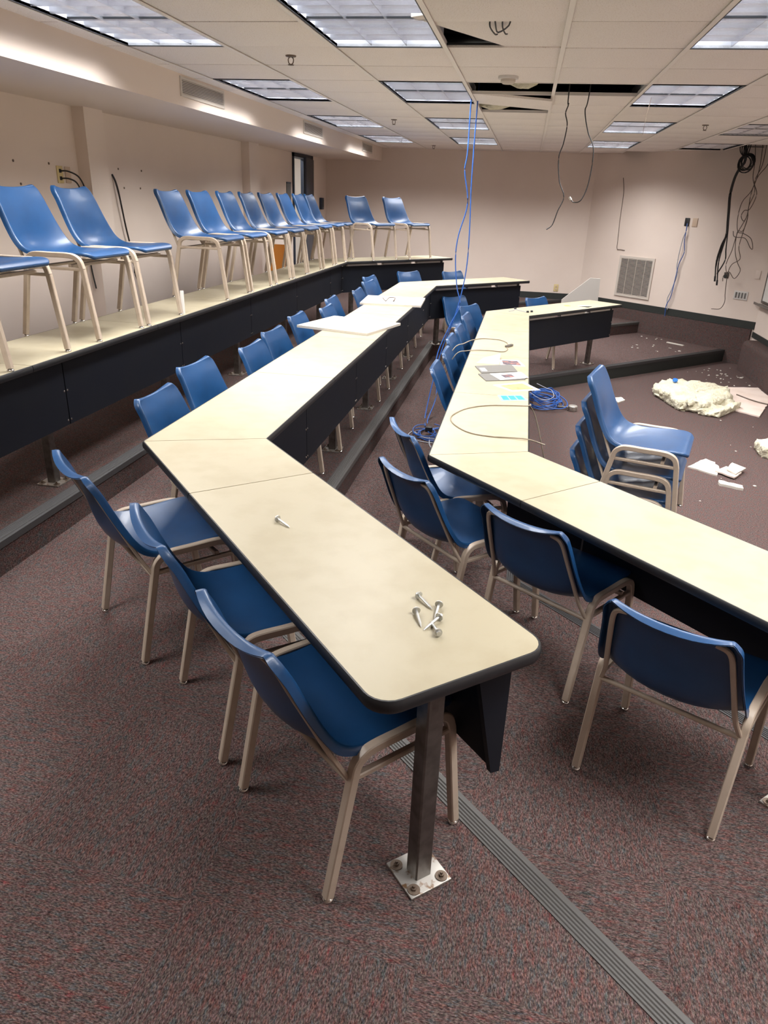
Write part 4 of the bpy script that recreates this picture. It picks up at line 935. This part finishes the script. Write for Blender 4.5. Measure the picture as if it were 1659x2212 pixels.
ragged('tile_fragment', [(1.71, 5.73), (1.72, 5.82), (1.88, 5.74), (1.87, 5.67)], .02, M['board'], 'narrow crumbling white tile fragment on the front floor', 'fragment', 0, 14, .01)
ragged('tile_fragment', [(1.12, 8.34), (1.19, 8.16), (1.28, 8.30), (1.25, 8.42)], .012, M['board'], 'small white tile fragment beside the stacked chairs', 'fragment', 0, 15, .006)
o = tag(link('white_stick', box_me('white_stick', -.14, .14, -.018, .018, 0, .015, .002), M['board']), 'white stick lying on the carpeted tier by the angled wall', 'stick'); o.location = (2.31, 11.30, Z3); o.rotation_euler = (0, 0, -.8)
bm = bmesh.new(); lathe(bm, [(.028, 0), (.03, .004), (.03, .022), (.027, .026), (.02, .026), (.019, .02)], 18); o = tag(link('bottle_cap', fin(bm, 'bottle_cap', 40), M['glass']), 'bright blue cap resting on the fibreglass batt', 'cap'); o.location = (1.90, 8.92, .13); o.rotation_euler = (.3, .1, 0)
# crumbs: too small and too many to count
rnd = random.Random(21); bm = bmesh.new()
def crumb(x, y, z, s):
    r = bmesh.ops.create_icosphere(bm, subdivisions=1, radius=s)['verts']
    k = [rnd.uniform(.5, 1.4) for _ in range(3)]; a = rnd.uniform(0, 6)
    for v in r:
        p = v.co; q = Vector((p.x*k[0], p.y*k[1], p.z*.5*k[2])); q.rotate(Matrix.Rotation(a, 3, 'Z')); v.co = q+Vector((x, y, z+s*.3))
for _ in range(42):
    t = rnd.random(); x = rnd.gauss(2.72, .22); y = rnd.gauss(10.1, .35)
    if x < 2.98 and x-y > -8.0: crumb(x, y, 0, rnd.uniform(.005, .018))
for _ in range(34): crumb(rnd.uniform(1.1, 2.9), rnd.uniform(5.2, 8.9), 0, rnd.uniform(.004, .013))
for _ in range(25):
    x = rnd.uniform(1.6, 2.75); y = rnd.uniform(10.4, 12.2)
    if x-y < -8.3 and x+y < 14.0: crumb(x, y, Z3, rnd.uniform(.006, .018))
o = link('tile_crumbs', fin(bm, 'tile_crumbs', 0), M['board']); tag(o, 'scattered white ceiling tile crumbs on the front floor', 'crumbs', kind='stuff')
# blue cable heap on the front floor beside the tier edge, and its box
t = thing('blue_cable_coil', 'coil of blue network cable heaped on the front floor below the papers', 'cable', (.40, 7.85, 0))
rnd = random.Random(5); bm = bmesh.new()
for k in range(11):
    r0 = rnd.uniform(.12, .185); cx, cy = rnd.uniform(-.05, .05), rnd.uniform(-.1, .1); zc = .012+k*.008; tl = rnd.uniform(-.25, .25); ph = rnd.uniform(0, 6)
    pts = [(cx+r0*math.cos(q*.35+ph), cy+1.5*r0*math.sin(q*.35+ph), max(.006, zc+.03*math.sin(q*.35+tl*9)+.004*q*.2)) for q in range(18)]
    sweep(bm, catmull(pts, 3), circ(.006, 5))
link('loops', fin(bm, 'loops', 60), M['cable_blue'], t)
link('bundle_tie', tubes_me('bundle_tie', [[(-.1, .35+.02*k, .02), (-.02+.02*k, .42, .06+.01*k), (.10, .50+.02*k, .03), (.16, .48+.02*k, .01)] for k in range(4)], .006), M['cable_blue'], t)
link('grey_strand', tube_me('grey_strand', [(-.2, -.1, .15), (-.05, -.2, .10), (.06, -.12, .12), (.04, .0, .16), (-.02, .05, .17), (-.12, .1, .2)], .004, 6), M['cable_pale'], t)
t = thing('metal_coupler', 'dull metal plug head with a short rod on the front floor by the blue coil', 'coupler', (.67, 7.68, 0), -.15)
link('rod', tube_me('rod', [(-.16, 0, .028), (-.03, 0, .03)], .011, 8, smooth=False), M['steel'], t)
bm = bmesh.new(); lathe(bm, [(.045, 0), (.05, .006), (.05, .05), (.044, .056)], 20); link('plug_head', fin(bm, 'plug_head', 40), M['plate'], t)
t = thing('cable_heap', 'small tangle of blue and grey cables on the lower tier floor', 'cable', (-.64, 5.86, Z3))
bm = bmesh.new()
for k in range(7):
    r0 = rnd.uniform(.06, .14); ph = rnd.uniform(0, 6); cx = rnd.uniform(-.04, .08)
    sweep(bm, catmull([(cx+r0*math.cos(q*.4+ph), 1.3*r0*math.sin(q*.4+ph), .008+.006*k+.006*math.sin(q)) for q in range(15)], 3), circ(.0045, 5))
link('blue_loops', fin(bm, 'blue_loops', 60), M['cable_blue'], t)
link('grey_loops', tubes_me('grey_loops', [[(-.15, .05, .006), (-.16, -.08, .006), (-.05, -.2, .006), (.12, -.22, .006)], [(.02, -.1, .01), (.05, -.3, .006), (.12, -.42, .006), (.18, -.44, .006)], [(-.12, .0, .02), (-.05, -.12, .02), (.08, -.14, .02), (.16, .0, .02)]], .005), M['cable_pale'], t)
link('plug', box_me('plug', -.03, .03, -.02, .02, .03, .075, .006), M['black'], t)

for k, p in enumerate(([(-.263, 3.908, ZC+.02), (-.262, 3.93, ZC-.01), (-.245, 4.06, ZC-.015), (-.235, 4.09, ZC-.01)], [(-.239, 3.834, ZC+.02), (-.235, 3.90, ZC-.012), (-.228, 4.024, ZC-.015), (-.175, 3.889, ZC-.012), (-.17, 3.86, ZC+.02)], [(-.205, 3.861, ZC+.02), (-.205, 3.92, ZC-.012), (-.195, 4.02, ZC-.02), (-.188, 4.074, ZC-.012)])):
    cable('wire_offcut', ['short black wire bit poking from the skewed ceiling tile, the outer one', 'crossed black wire bit poking from the skewed ceiling tile, the longest one', 'black wire bit poking from the skewed ceiling tile, beside the crossed one'][k], p, .0035, M['cable_black'], 'wire', 'wire bits in the ceiling', 3)
